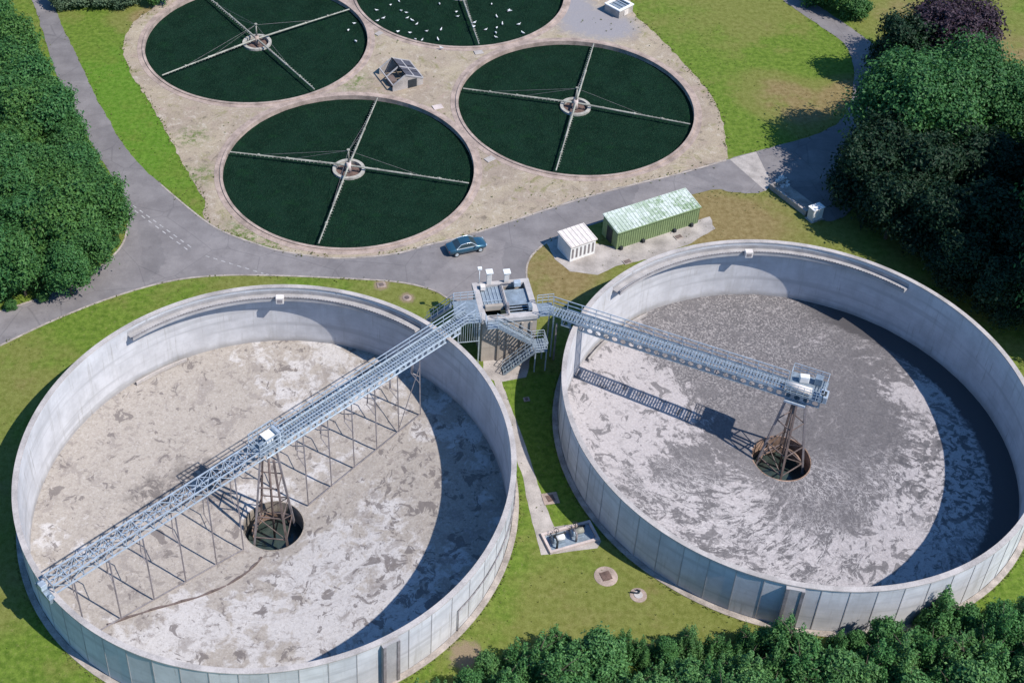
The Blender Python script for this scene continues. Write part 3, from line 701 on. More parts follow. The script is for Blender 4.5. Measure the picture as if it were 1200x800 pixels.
# right bridge
PR0 = at(655, 360.5, 6.45); PR1 = at(971, 461, 6.45)
FR = Frame(PR0, PR1, DECK)
ctrR = (Vector((CR[0], CR[1], 0)) - Vector((FR.a.x, FR.a.y, 0))).dot(FR.d)
t = thing('walkway_bridge', 'grey steel walkway on girders with round holes, ending over the middle of the right tank', 'bridge', tuple(FR.P(ctrR)), 'steel bridges over the tanks')
deck_part(FR, -1.0, ctrR - .5, .62, 0, t)
for s in (-1, 1):
    b = MB(); girder(b, FR, .6, ctrR + 2.2, s * .75, -.82, -.04, .86); b.build('girder', M['hatch'], t, fix=False)
    railing(FR, -.8, ctrR - 1.2, s * .75, 0, t, M['galv'])
b = MB()
for i in range(13):
    l = .8 + (ctrR - .8) * i / 12; b.beam(FR.P(l, -.72, -.85), FR.P(l, .72, -.85), .08)
    if i < 12: b.beam(FR.P(l, .72 if i % 2 else -.72, -.85), FR.P(.8 + (ctrR - .8) * (i + 1) / 12, -.72 if i % 2 else .72, -.85), .06)
b.build('bracing', M['hatch'], t, fix=False)
MB().box(FR.P(ctrR + .7, .55, .02), (3.4, 2.9, .06), FR.rz).build('drive_platform', M['galvdark'], t)
b = MB()
def fence(pl, h=1.1):
    for a_, c_ in zip(pl[:-1], pl[1:]):
        n = max(1, int((c_ - a_).length / .55))
        for i in range(n + 1):
            q = a_ + (c_ - a_) * (i / n); b.beam(q, q + Vector((0, 0, h)), .045)
        for z in (h * .35, h * .7, h): b.beam(a_ + Vector((0, 0, z)), c_ + Vector((0, 0, z)), .05)
fence([FR.P(ctrR - 1.0, .8, .05), FR.P(ctrR - 1.0, 2.0, .05), FR.P(ctrR + 2.3, 2.0, .05), FR.P(ctrR + 2.3, -.85, .05), FR.P(ctrR - 1.2, -.85, .05)])
b.build('cage_rail', M['galv'], t, fix=False)
MB().tube(FR.P(ctrR - 1.2, -.3, .42), FR.P(ctrR + 1.2, -.3, .42), .36, n=18).build('drive_casing', M['cream'], t)
MB().box(FR.P(ctrR + .2, 1.1, .45), (.9, .5, .8), FR.rz + .3).build('motor_box', M['white'], t, .06)
o = MB().box(FR.P(ctrR + 2.3, -.3, .35), (.8, 1.1, .75), FR.rz).build('end_box', M['galv'], t, .03)
MB().box(FR.P(ctrR + 2.3, -.3, .74), (.5, .62, .04), FR.rz).build('dark_opening', M['dark'], o)
MB().box(FR.P(ctrR + 1.5, 1.4, .5), (.7, .7, .9), FR.rz).build('control_cabinet', M['hatch'], t, .03)
MB().box(FR.P(ctrR, 0, -1.15), (2.0, 1.9, .25), FR.rz).build('bearing_plate', M['galv'], t, .03)
for l in (.15, 1.6):
    MB().beam(FR.P(l, -.7, -.9), FR.P(l, -.7, -DECK + .02), .16).build('support_post', M['steelgrey'], t, fix=False)

def column(c, zc, label, rot, zt):
    t = thing('centre_column', label, 'support column', (c[0], c[1], zc - 1.7), 'tapered centre columns')
    C3 = Vector((c[0], c[1], 0)); top = []; bot = []
    for i in range(4):
        a = R(rot + 90 * i); d = Vector((math.cos(a), math.sin(a), 0)); top.append(C3 + d * .85 + Vector((0, 0, zt))); bot.append(C3 + d * 2.3 + Vector((0, 0, zc - 1.75)))
        MB().beam(top[-1], bot[-1], .19).build('leg', M['steelgrey'] if i % 2 else M['steel'], t, fix=False)
    b = MB()
    for k in (.3, .62, .85):
        q = [top[i].lerp(bot[i], k) for i in range(4)]
        for i in range(4): b.beam(q[i], q[(i + 1) % 4], .09)
    for i in range(4):
        b.beam(top[i].lerp(bot[i], .62), top[(i + 1) % 4].lerp(bot[(i + 1) % 4], .85), .07)
    b.build('brace', M['steel'], t, fix=False)
    MB().tube(C3 + Vector((0, 0, zt)), C3 + Vector((0, 0, zc - 1.75)), .11, n=12).build('drive_shaft', M['steel'], t)
    MB().ring((c[0], c[1], 0), [(1.9, zc - 1.3), (2.05, zc - 1.3), (2.05, zc - .5), (1.9, zc - .5)], 24, R(rot + 100), R(rot + 260)).build('diffuser_drum', M['rust'], t)
column(CL, ZL, 'brown tapered lattice column standing in the dark well of the left tank', -50, DECK - .75)
column(CR, ZR, 'brown tapered lattice column standing in the rusty well of the right tank', -100, DECK - 1.3)

# ------------------------------------------------------------------ stair tower between the tanks
TC = [Vector((4.56, 105.65, 0)), Vector((10.04, 106.72, 0)), Vector((10.99, 101.45, 0)), Vector((5.59, 100.57, 0))]  # back left, back right, front right, front left
TH = 5.35
FT = Frame(TC[3], TC[2], 0); TW = FT.L; TD = (TC[0] - TC[3]).dot(FT.q)
t = thing('inlet_tower', 'square concrete inlet tower with zigzag stairs between the two tanks', 'tower', tuple(FT.P(TW / 2, TD / 2)))
b = MB(); th = .35
for (l0, l1, q0, q1) in ((0, TW, 0, th), (0, TW, TD - th, TD), (0, th, th, TD - th), (TW - th, TW, th, TD - th)):
    b.add([FT.P(l, q, z) for z in (0, TH) for l, q in ((l0, q0), (l1, q0), (l1, q1), (l0, q1))], [(0, 3, 2, 1), (4, 5, 6, 7), (0, 1, 5, 4), (1, 2, 6, 5), (2, 3, 7, 6), (3, 0, 4, 7)])
for l in (1.7, 2.6, 4.0, 4.9): b.beam(FT.P(l, -.1, .1), FT.P(l, -.1, TH - .4), .22, .18, up=(0, 1, 0))
b.build('wall', M['tower'], t, fix=False)
# roof: parapet frame, centre rib, chambers with plates and dark openings
b = MB(); z0, z1 = TH + .003, TH + .45; ov = .18
def slab(b, l0, l1, q0, q1, za, zb): b.add([FT.P(l, q, z) for z in (za, zb) for l, q in ((l0, q0), (l1, q0), (l1, q1), (l0, q1))], [(0, 3, 2, 1), (4, 5, 6, 7), (0, 1, 5, 4), (1, 2, 6, 5), (2, 3, 7, 6), (3, 0, 4, 7)])
slab(b, -ov, TW + ov, -ov, .45, z0, z1); slab(b, -ov, TW + ov, TD - .35, TD + ov, z0, z1); slab(b, -ov, .4, .453, TD - .353, z0, z1); slab(b, TW - .4, TW + ov, .453, TD - .353, z0, z1)
slab(b, 2.5, 2.85, .453, TD - .353, z0, z1 - .05)
b.build('parapet', M['towertop'], t, fix=False)
b = MB(); slab(b, .402, TW - .402, .455, TD - .355, TH - 1.2, TH - .9); b.build('chamber_water', M['water'], t)
b = MB(); slab(b, .402, 2.498, 1.75, TD - .355, TH + .12, TH + .2); b.build('hatch', M['hatch'], t)
b = MB(); slab(b, 2.852, TW - .402, 1.9, TD - 1.0, TH + .1, TH + .18); b.build('hatch', M['hatch'], t)
b = MB(); slab(b, .5, 2.3, 1.35, 1.74, TH + .2, TH + .75); b.build('penstock_box', M['tower'], t)
b = MB()
for i in range(5): slab(b, .55 + i * .38, .60 + i * .38, 1.85, TD - .45, TH + .203, TH + .28)
slab(b, .5, 2.4, 2.6, 2.68, TH + .282, TH + .36)
b.build('lifting_bar', M['galv'], t, fix=False)
b = MB()
for q in (.8, 1.2, 1.6): b.beam(FT.P(2.86, q, TH + .15), FT.P(TW - .41, q, TH + .15), .08)
b.build('beam', M['galv'], t, fix=False)
for l, hh in ((1.55, 1.45), (3.35, 1.25)):
    o = MB().beam(FT.P(l, TD + .0, z1), FT.P(l, TD, z1 + hh), .5, .55, up=(0, 1, 0)).build('vent_box', M['cream'], t, .03)
    MB().box(FT.P(l, TD, z1 + hh + .05), (.7, .7, .09), FT.rz).build('cap', M['white'], o)
b = MB().tube(FT.P(.55, TD + .05, z1), FT.P(.55, TD + .05, z1 + 2.0), .04); b.box(FT.P(.55, TD + .05, z1 + 2.0), (.42, .3, .2), FT.rz)
b.build('lamp_post', M['white'], t)
for (l, q, sz, mm) in ((4.3, TD - .7, (.7, .5, .55), 'galv'), (.75, TD - .8, (.5, .5, .5), 'cream'), (2.67, 1.2, (.3, .5, .7), 'steelgrey'), (4.9, 1.0, (.4, .7, .5), 'galvdark')):
    MB().box(FT.P(l, q, z1 + sz[2] / 2 - .05), sz, FT.rz).build('actuator_box', M[mm], t, .03)
b = MB(); b.path([FT.P(.7, .2, z1 + .1), FT.P(2.67, .2, z1 + .1), FT.P(2.67, TD - .5, z1 + .1), FT.P(4.6, TD - .4, z1 + .1)], .05, 6); b.build('pipe', M['steelgrey'], t)
# stairs on the face towards the camera
def flight(A, B, wid, side, name='stair_flight'):
    b = MB(); A = Vector(A); B = Vector(B); n = max(3, int(abs(B.z - A.z) / .21)); d = (B - A); dh = Vector((d.x, d.y, 0)).normalized(); q = Vector((-dh.y, dh.x, 0))
    for i in range(n):
        p = A + d * ((i + .5) / n); b.beam(p - q * wid / 2, p + q * wid / 2, .24, .04)
    for s in (-1, 1): b.beam(A + q * s * wid / 2, B + q * s * wid / 2, .05, .24)
    o = b.build(name, M['galvdark'], t, fix=False)
    b = MB()
    for s in (-1, 1):
        off = q * s * wid / 2
        for z in (.55, 1.05): b.beam(A + off + Vector((0, 0, z)), B + off + Vector((0, 0, z)), .05)
        for i in range(5):
            p = A + d * (i / 4) + off; b.beam(p, p + Vector((0, 0, 1.05)), .045)
    b.build('handrail', M['galv'], o, fix=False)
zl = 2.75
flight(FT.P(1.35, -.75, TH + .25), FT.P(TW - .55, -.75, zl), .9, 1)
flight(FT.P(TW - .6, -1.75, zl), FT.P(1.9, -1.75, .05), .9, 1)
b = MB(); slab(b, TW - .55, TW + .75, -2.2, -.3, zl - .06, zl); o = b.build('landing', M['galvdark'], t)
b = MB(); fence([FT.P(TW - .5, -.3, zl), FT.P(TW + .72, -.3, zl), FT.P(TW + .72, -2.2, zl), FT.P(TW - .5, -2.2, zl)]); b.build('handrail', M['galv'], o, fix=False)
for l, q in ((TW + .65, -.4), (TW + .65, -2.1), (TW - .45, -2.1)): MB().beam(FT.P(l, q, 0), FT.P(l, q, zl - .06), .12).build('landing_post', M['galv'], t, fix=False)
b = MB(); slab(b, .2, 1.35, -1.25, -.19, TH + .19, TH + .25); o = b.build('landing', M['galvdark'], t)
b = MB(); fence([FT.P(.2, -.25, TH + .25), FT.P(.2, -1.22, TH + .25), FT.P(1.3, -1.22, TH + .25)]); b.build('handrail', M['galv'], o, fix=False)
# side platform over the rim of the left tank, and the one toward the right tank
b = MB(); slab(b, -2.6, -.19, -.4, 2.9, DECK - .10, DECK - .04); o = b.build('side_platform', M['galvdark'], t)
b = MB(); fence([FT.P(-.3, 2.85, DECK), FT.P(-2.5, 2.85, DECK), FT.P(-2.55, 2.3, DECK)]); b.build('handrail', M['galv'], o, fix=False); b = MB(); fence([FT.P(-2.0, -.35, DECK), FT.P(-.25, -.35, DECK)]); b.build('handrail', M['galv'], o, fix=False)
b = MB()
for l, q in ((-2.45, -.3), (-.35, -.3), (-2.45, 2.8)): MB().beam(FT.P(l, q, 0), FT.P(l, q, DECK - .1), .12).build('landing_post', M['galv'], t, fix=False)
for i in range(9): b.beam(FT.P(-2.2 + i * .22, -.34, DECK - 2.6 + (i % 2) * .1), FT.P(-2.2 + i * .22, -.34, DECK - .12), .05)
b.beam(FT.P(-2.4, -.34, DECK - 2.6), FT.P(-.3, -.34, DECK - 2.6), .07)
b.build('ladder_cage', M['galv'], t, fix=False)
b = MB(); slab(b, TW + .19, TW + 1.75, -.35, 1.5, DECK - .10, DECK - .04); o = b.build('side_platform', M['galvdark'], t)
b = MB(); fence([FT.P(TW + .25, 1.45, DECK), FT.P(TW + 1.9, 1.45, DECK)]); b.build('handrail', M['galv'], o, fix=False); b = MB(); fence([FT.P(TW + .25, -.3, DECK), FT.P(TW + 1.5, -.3, DECK)]); b.build('handrail', M['galv'], o, fix=False)
for l, q in ((TW + 1.6, -.25), (TW + 1.6, 1.4)): MB().beam(FT.P(l, q, 0), FT.P(l, q, DECK - .1), .13).build('landing_post', M['galv'], t, fix=False)
for p in ((TW + 1.1, .2, .55), ): pass
# blue grey stair down to the road on the far left side of the bridge
b = MB(); A = at(538, 352, 3.6); B_ = at(505, 352, .2)
flight(FT.P(-2.7, 2.5, DECK - .1), FT.P(-5.1, 3.6, 2.6), .8, 1)

# ------------------------------------------------------------------ trickling filter beds
arms = [[126.5, -53.6, -140.7, 34.5], [78.8, -100.0, 171.0, -11.6], [76.4, -103.4, 168.8, -16.4], [-79.9, 10.0, 100.0, 190.0]]
bl_ = ['round dark green filter bed at the upper left, beside the grass strip and road', 'round dark green filter bed nearest the parked car and the left tank',
       'round dark green filter bed on the right, nearest the green building', 'round dark green filter bed cut off by the top edge, dotted with white gulls']
al_ = ['four armed rotary distributor on the upper left filter bed', 'four armed rotary distributor on the filter bed nearest the car', 'four armed rotary distributor on the right filter bed above the green building', 'rotary distributor arms over the filter bed dotted with gulls']
for i, c in enumerate(BEDS):
    t = thing('filter_bed', bl_[i], 'filter bed', (c[0], c[1], 0), 'round trickling filter beds')
    C3 = (c[0], c[1], 0)
    b = MB().ring(C3, [(RB, -2.2), (RB + .34, -2.2), (RB + .34, .16), (RB, .16)], 120)
    b.build('kerb_wall', M['bedkerb'], t)
    MB().ring(C3, [(RB + .343, -.02), (RB + 1.0, -.02), (RB + 1.0, .03), (RB + .343, .05)], 120).build('path_ring', M['bedkerb'], t)
    P = []; nr, na = 40, 120
    for k in range(nr + 1):
        r = 1.6 + (RB - 1.59) * k / nr
        for j in range(na):
            a = 2 * PI * j / na; x, y = r * math.cos(a), r * math.sin(a); P.append((c[0] + x, c[1] + y, -.45 + .05 * noise.noise(Vector((x * 2, y * 2, i)))))
    MB().add(P, [(k * na + j, k * na + (j + 1) % na, (k + 1) * na + (j + 1) % na, (k + 1) * na + j) for k in range(nr) for j in range(na)], False).build('filter_media', M['media'], t, fix=False)
    hc = MB().ring(C3, [(1.55, -1.6), (1.95, -1.6), (1.95, -.18), (1.55, -.18)], 40).build('hub_wall', M['hub'], t)
    MB().ring(C3, [(.02, -.62), (1.549, -.62)], 40, closed_prof=False).build('hub_floor', M['brown'], hc)
    d = thing('rotary_distributor', al_[i], 'distributor', (c[0], c[1], -.6), 'rotary distributors')
    MB().tube((c[0], c[1], -.62), (c[0], c[1], .75), .34, .28, 14).build('column', M['pink'] if i else M['bedkerb'], d)
    ms = MB().tube((c[0], c[1], .75), (c[0], c[1], 2.5), .12, .09, 8); ms.tube((c[0], c[1], 2.5), (c[0], c[1], 2.62), .2, n=10); ms.build('mast', M['armpipe'], d)
    for k, aa in enumerate(arms[i]):
        a = R(aa); D = Vector((math.cos(a), math.sin(a), 0)); C = Vector(C3)
        b = MB(); z = .28; q = Vector((-D.y, D.x, 0))
        b.tube(C + D * .3 + Vector((0, 0, z)), C + D * 7.5 + Vector((0, 0, z - .02)), .125, n=8); b.tube(C + D * 7.5 + Vector((0, 0, z - .02)), C + D * (RB - .35) + Vector((0, 0, z - .06)), .09, n=8)
        for m_ in range(26):
            p = C + D * (1.2 + m_ * .5) + Vector((0, 0, z - .02)); b.beam(p, p + q * .26 + Vector((0, 0, -.03)), .05)
        for r_ in (3.5, 7.5, 11): b.tube(C + D * (r_ - .12) + Vector((0, 0, z)), C + D * (r_ + .12) + Vector((0, 0, z)), .165, n=8)
        arm_o = b.build('arm', M['armpipe'], d, fix=False)
        b = MB()
        for r_ in ((6.5, 10.5) if k % 2 == 0 else (8.5,)): b.tube(C + Vector((0, 0, 2.45)), C + D * r_ + Vector((0, 0, z + .1)), .014, n=5, cap=False)
        b.build('stay_cable', M['steelgrey'], arm_o, fix=False)

# gulls
def gull_mesh():
    b = MB(); n = 8; prof = [(-.30, .01), (-.22, .05), (-.1, .10), (.03, .115), (.12, .09), (.18, .055)]
    P = []
    for x, r in prof:
        for j in range(n): a = 2 * PI * j / n; P.append((x, r * math.cos(a), .22 + r * math.sin(a)))
    b.add(P, [(k * n + j, k * n + (j + 1) % n, (k + 1) * n + (j + 1) % n, (k + 1) * n + j) for k in range(len(prof) - 1) for j in range(n)] + [tuple(range(n))[::-1], tuple(range(len(P) - n, len(P)))], True)
    P = []                             # head on its neck
    for (x, z, r) in ((.12, .25, .06), (.17, .33, .06), (.2, .38, .065), (.24, .39, .05), (.28, .385, .015)):
        for j in range(n): a = 2 * PI * j / n; P.append((x, r * math.cos(a), z + r * math.sin(a)))
    b.add(P, [(k * n + j, k * n + (j + 1) % n, (k + 1) * n + (j + 1) % n, (k + 1) * n + j) for k in range(4) for j in range(n)] + [tuple(range(n))[::-1], tuple(range(len(P) - n, len(P)))], True)
    b.cur = 1                          # folded wings
    for s in (-1, 1): b.add([(.08, s * .09, .27), (-.15, s * .115, .27), (-.40, s * .03, .22), (-.12, s * .13, .19), (.06, s * .12, .2), (-.15, s * .06, .325)], [(0, 5, 1), (0, 1, 3, 4), (1, 2, 3), (5, 2, 1)])
    b.cur = 2
    for s in (-1, 1): b.tube((0, s * .04, 0), (0, s * .04, .15), .012, n=5)
    b.tube((.28, 0, .385), (.35, 0, .37), .014, .004, n=5)
    return b
gm = None
S1 = [(200, 20), (128, 52), (8, 97), (68, 165), (18, 187), (272, 162), (312, 185), (352, 215), (190, 282), (292, 290), (436, 275), (340, 345), (397, 350), (532, 347), (558, 262), (688, 112), (262, 118), (940, 262), (1032, 247), (1032, 152), (1025, 327), (1025, 290), (1080, 213), (1142, 103), (988, 45), (700, 150)]
gp = [(440 + x / 7.27, y / 7.27, 'd') for x, y in S1] + [(612.6, 40, 'd'), (596, 14, 'd'), (608, 30, 'd'), (515, 6, 'd'), (470, 14, 'd'), (408, 37, 'a'), (415, 29, 'a'), (417, 50, 'a'), (517, 57.5, 'k'), (556, 28, 'm'), (555, 33, 'm')]
for (x, y, wh) in gp:
    z = {'d': -.42, 'a': -.42, 'k': .16, 'm': .36}[wh]; p = at(x, y, z)
    if gm is None:
        o = gull_mesh().build('gull', [M['birdw'], M['birdg'], M['steelgrey']]); gm = o
    else:
        o = gm.copy(); COL.objects.link(o)
    o.location = p; o.rotation_euler = (0, 0, random.uniform(0, 6.28)); sc_ = random.uniform(.78, 1.05); o.scale = (sc_,) * 3
    tag(o, {'d': 'small white gull resting on the dark filter bed at the top edge', 'a': 'small white gull on the right edge of the upper left filter bed', 'k': 'white gull on the brown kerb below the bed dotted with gulls', 'm': 'white gull perched on the distributor arm of the top filter bed'}[wh], 'bird', {'d': 'gulls on the top filter bed', 'a': 'gulls on the upper left filter bed', 'm': 'gulls on the distributor arm'}.get(wh, 'gulls'))

# pale slabs at the meeting points of the beds
for (x, y, s, lab) in ((444, 40, 1.3, 'pale concrete slab where the two upper filter beds nearly touch'), (561, 62, 1.5, 'pinkish white slab under the end of the gull bed distributor arm'), (513, 126, 1.6, 'bright white broken slab between the three filter beds'), (574, 187, 1.5, 'pale slab between the car side bed and the right bed')):
    p = at(x, y); tag(MB().box((p.x, p.y, .07), (s * .8, s * .6, .12), random.uniform(0, 1)).build('concrete_slab', M['pink'] if x == 513 else M['slab'], None, .03), lab, 'slab', 'pale slabs between the beds')

# ------------------------------------------------------------------ small buildings
# gabled lattice cover between the beds
P = [Vector((-5.11, 153.07, 0)), Vector((-2.37, 154.19, 0)), Vector((-.77, 151.01, 0)), Vector((-3.24, 149.14, 0))]
Fh = Frame((P[3].x, P[3].y), (P[0].x, P[0].y), 0)     # ridge runs from front to back
t = thing('chamber_cover', 'small gabled chamber cover with six dark glazed roof panels amid the gravel', 'shed', tuple(Fh.P(Fh.L / 2)))
L_ = Fh.L; W2 = 2.5; zr, ze = 2.1, 1.05
b = MB()
for s in (-1, 1):
    for l in (0, L_ / 2, L_): b.beam(Fh.P(l, 0, zr), Fh.P(l, s * -W2 if s > 0 else W2 * .7, ze if s > 0 else ze * .9), .14)
    for k in ((0, .5, 1) if s > 0 else (0, 1)):
        tt = -W2 * k if s > 0 else W2 * .7 * k; zz = zr + (ze - zr) * k; b.beam(Fh.P(0, tt, zz), Fh.P(L_, tt, zz), .14)
b.build('frame', M['trough'], t, fix=False)
for i in range(2):
    for k in range(3):
        b = MB(); l0, l1 = L_ * k / 3 + .09, L_ * (k + 1) / 3 - .09; k0, k1 = i * .5 + .04, i * .5 + .46
        b.add([Fh.P(l, -W2 * kk, zr + (ze - zr) * kk - dz) for dz in (0, .05) for l, kk in ((l0, k0), (l1, k0), (l1, k1), (l0, k1))], [(0, 3, 2, 1), (4, 5, 6, 7), (0, 1, 5, 4), (1, 2, 6, 5), (2, 3, 7, 6), (3, 0, 4, 7)])
        b.build('roof_panel', M['panel'], t)
b = MB()
b.add([Fh.P(0, -W2, 0), Fh.P(0, W2 * .7, 0), Fh.P(0, W2 * .7, .85), Fh.P(0, 0, zr - .12), Fh.P(0, -W2, ze - .1)], [(0, 1, 2, 3, 4)]); b.add([Fh.P(L_, -W2, 0), Fh.P(L_, W2 * .7, 0), Fh.P(L_, W2 * .7, .85), Fh.P(L_, 0, zr - .12), Fh.P(L_, -W2, ze - .1)], [(0, 1, 2, 3, 4)])
b.add([Fh.P(0, -W2, 0), Fh.P(L_, -W2, 0), Fh.P(L_, -W2, ze - .1), Fh.P(0, -W2, ze - .1)], [(0, 1, 2, 3)])
b.build('wall', M['slab'], t, fix=False)
MB().box(Fh.P(-.03, -1.0, .62), (.06, 1.2, 1.2), Fh.rz).build('doorway', M['dark'], t)
MB().box(Fh.P(L_ * .4, 1.1, .45), (1.5, .9, .9), Fh.rz).build('pump_box', M['steel'], t, .04)

# small open topped chamber by the field
P = [Vector((24.68, 169.7, 0)), Vector((26.59, 170.94, 0)), Vector((27.98, 169.36, 0)), Vector((25.89, 167.45, 0))]
Fh = Frame((P[3].x, P[3].y), (P[2].x, P[2].y), 0); D_ = 2.7; L_ = Fh.L
t = thing('valve_chamber', 'small white walled valve chamber with dark grid top at the field edge', 'chamber', tuple(Fh.P(L_ / 2, D_ / 2)))
def ringbox(b, F, l0, l1, q0, q1, z0, z1, th):
    for (a0, a1, c0, c1) in ((l0, l1, q0, q0 + th), (l0, l1, q1 - th, q1), (l0, l0 + th, q0 + th, q1 - th), (l1 - th, l1, q0 + th, q1 - th)):
        b.add([F.P(l, q, z) for z in (z0, z1) for l, q in ((a0, c0), (a1, c0), (a1, c1), (a0, c1))], [(0, 3, 2, 1), (4, 5, 6, 7), (0, 1, 5, 4), (1, 2, 6, 5), (2, 3, 7, 6), (3, 0, 4, 7)])
b = MB(); ringbox(b, Fh, 0, L_, 0, D_, 0, 1.15, .25); b.build('wall', M['slab'], t, fix=False)
b = MB(); ringbox(b, Fh, -.08, L_ + .08, -.08, D_ + .08, 1.153, 1.3, .36); b.build('rim', M['white'], t, fix=False)
b = MB(); b.add([Fh.P(l, q, 1.0) for l, q in ((.25, .25), (L_ - .25, .25), (L_ - .25, D_ - .25), (.25, D_ - .25))], [(0, 1, 2, 3)]); b.build('cover', M['galvdark'], t)
b = MB()
for i in range(1, 4): b.beam(Fh.P(L_ * i / 4, .28, 1.1), Fh.P(L_ * i / 4, D_ - .28, 1.1), .09)
b.build('grid_bar', M['galv'], t, fix=False)
MB().box(Fh.P(L_ / 2, -.03, .5), (.8, .06, .8), Fh.rz).build('door', M['cream'], t)

def gable_lichen(name):
    k = NT(name); o = k.pos(); a = k.noise(o, .5, 5, .7); b_ = k.noise(o, 2.4, 5, .75); z = k.sep(o)[2]
    f = k.ramp(k.math('ADD', k.math('MULTIPLY', b_, .6), k.math('MULTIPLY', a, .5)), .46, .60)
    f = k.math('MAXIMUM', f, k.math('MULTIPLY', k.blob(o, at(720, 254, 2.6), 4.0, .9, b_), .55))
    c = k.mix(f, (0.21, 0.30, 0.17), (0.55, 0.60, 0.56))
    return k.bsdf(c, .7, 0, None, .3)
M['greenroof'] = gable_lichen('green_roof_lichen')
M['green'] = simple('green_cladding', (0.20, 0.27, 0.13), .15, 1.0, .6, bump=0)
# long green building
F1 = at(722, 292.5); F2 = at(817, 261.5)
Fh = Frame((F1.x, F1.y), (F2.x, F2.y), 0); L_ = Fh.L; D_ = 3.0; zf, zb = 2.35, 2.75
t = thing('plant_building', 'long low green clad plant building with pale blotched roof beside the road', 'building', tuple(Fh.P(L_ / 2, D_ / 2)))
b = MB()
b.add([Fh.P(0, 0, 0), Fh.P(L_, 0, 0), Fh.P(L_, D_, 0), Fh.P(0, D_, 0), Fh.P(0, 0, zf), Fh.P(L_, 0, zf), Fh.P(L_, D_, zb), Fh.P(0, D_, zb)], [(0, 3, 2, 1), (4, 5, 6, 7), (0, 1, 5, 4), (1, 2, 6, 5), (2, 3, 7, 6), (3, 0, 4, 7)])
nrib = 36
for i in range(nrib + 1): b.beam(Fh.P(L_ * i / nrib, -.02, .1), Fh.P(L_ * i / nrib, -.02, zf - .05), .07, .05, up=(0, 1, 0))
b.build('wall', M['green'], t, fix=False)
b = MB(); ov = .12
b.add([Fh.P(l, q, zf + (zb - zf) * q / D_ + dz) for dz in (.004, .10) for l, q in ((-ov, -ov), (L_ + ov, -ov), (L_ + ov, D_ + ov), (-ov, D_ + ov))], [(0, 3, 2, 1), (4, 5, 6, 7), (0, 1, 5, 4), (1, 2, 6, 5), (2, 3, 7, 6), (3, 0, 4, 7)])
for i in range(25):
    l = L_ * i / 24; b.beam(Fh.P(l, -.1, zf + .115), Fh.P(l, D_ + .1, zb + .115), .06, .05)
b.build('roof', M['greenroof'], t, fix=False)
b = MB(); b.beam(Fh.P(-ov, -ov - .04, zf + .05), Fh.P(L_ + ov, -ov - .04, zf + .05), .09, .12); b.build('gutter', M['green'], t, fix=False)
b = MB(); b.add([Fh.P(-.03, q, z) for q, z in ((1.0, .05), (2.1, .05), (2.1, 2.05), (1.0, 2.05))], [(0, 1, 2, 3)]); b.build('door', M['dark'], t, fix=False)
for l in (.5, 3.4, 7.6, 9.9): MB().box(Fh.P(l, -.22, .22), (.32, .3, .44), Fh.rz).build('drain_box', M['dark'], t, .03)
for (x, y, lab) in ((735, 307, 'small dark drain cover on the pad between green building and white kiosk'), (795, 278, 'small dark drain cover on the pad near the far end of the green building')):
    p = at(x, y); o = thing('drain_cover', lab, 'drain cover', (p.x, p.y, 0), 'drain covers'); MB().box((p.x, p.y, .05), (.95, .7, .09), Fh.rz).build('frame', M['kerb'], o); MB().box((p.x, p.y, .105), (.75, .5, .02), Fh.rz).build('grate', M['steel'], o)

# white kiosk
F1 = at(667.6, 307); F2 = at(696.5, 297)
Fh = Frame((F1.x, F1.y), (F2.x, F2.y), 0); L_ = Fh.L; D_ = 2.6; H_ = 2.05
t = thing('control_kiosk', 'small white louvred kiosk with ribbed pale roof beside the green building', 'kiosk', tuple(Fh.P(L_ / 2, D_ / 2)))
b = MB(); b.add([Fh.P(l, q, z) for z in (0, H_) for l, q in ((0, 0), (L_, 0), (L_, D_), (0, D_))], [(0, 3, 2, 1), (4, 5, 6, 7), (0, 1, 5, 4), (1, 2, 6, 5), (2, 3, 7, 6), (3, 0, 4, 7)]); b.build('wall', M['white'], t)
b = MB(); b.add([Fh.P(l, q, z + (.18 if q > 0 else 0)) for z in (H_ + .004, H_ + .12) for l, q in ((-.12, -.15), (L_ + .12, -.15), (L_ + .12, D_ + .12), (-.12, D_ + .12))], [(0, 3, 2, 1), (4, 5, 6, 7), (0, 1, 5, 4), (1, 2, 6, 5), (2, 3, 7, 6), (3, 0, 4, 7)])
for i in range(7): b.beam(Fh.P(L_ * i / 6, -.15, H_ + .135), Fh.P(L_ * i / 6, D_ + .1, H_ + .315), .06, .05)
b.build('roof', M['cream'], t, fix=False)
for i in range(6):
    l = .3 + (L_ - .6) * i / 5; o = MB().box(Fh.P(l, -.012, 1.05), (.22, .04, 1.3), Fh.rz).build('louvre', M['steelgrey'], t)

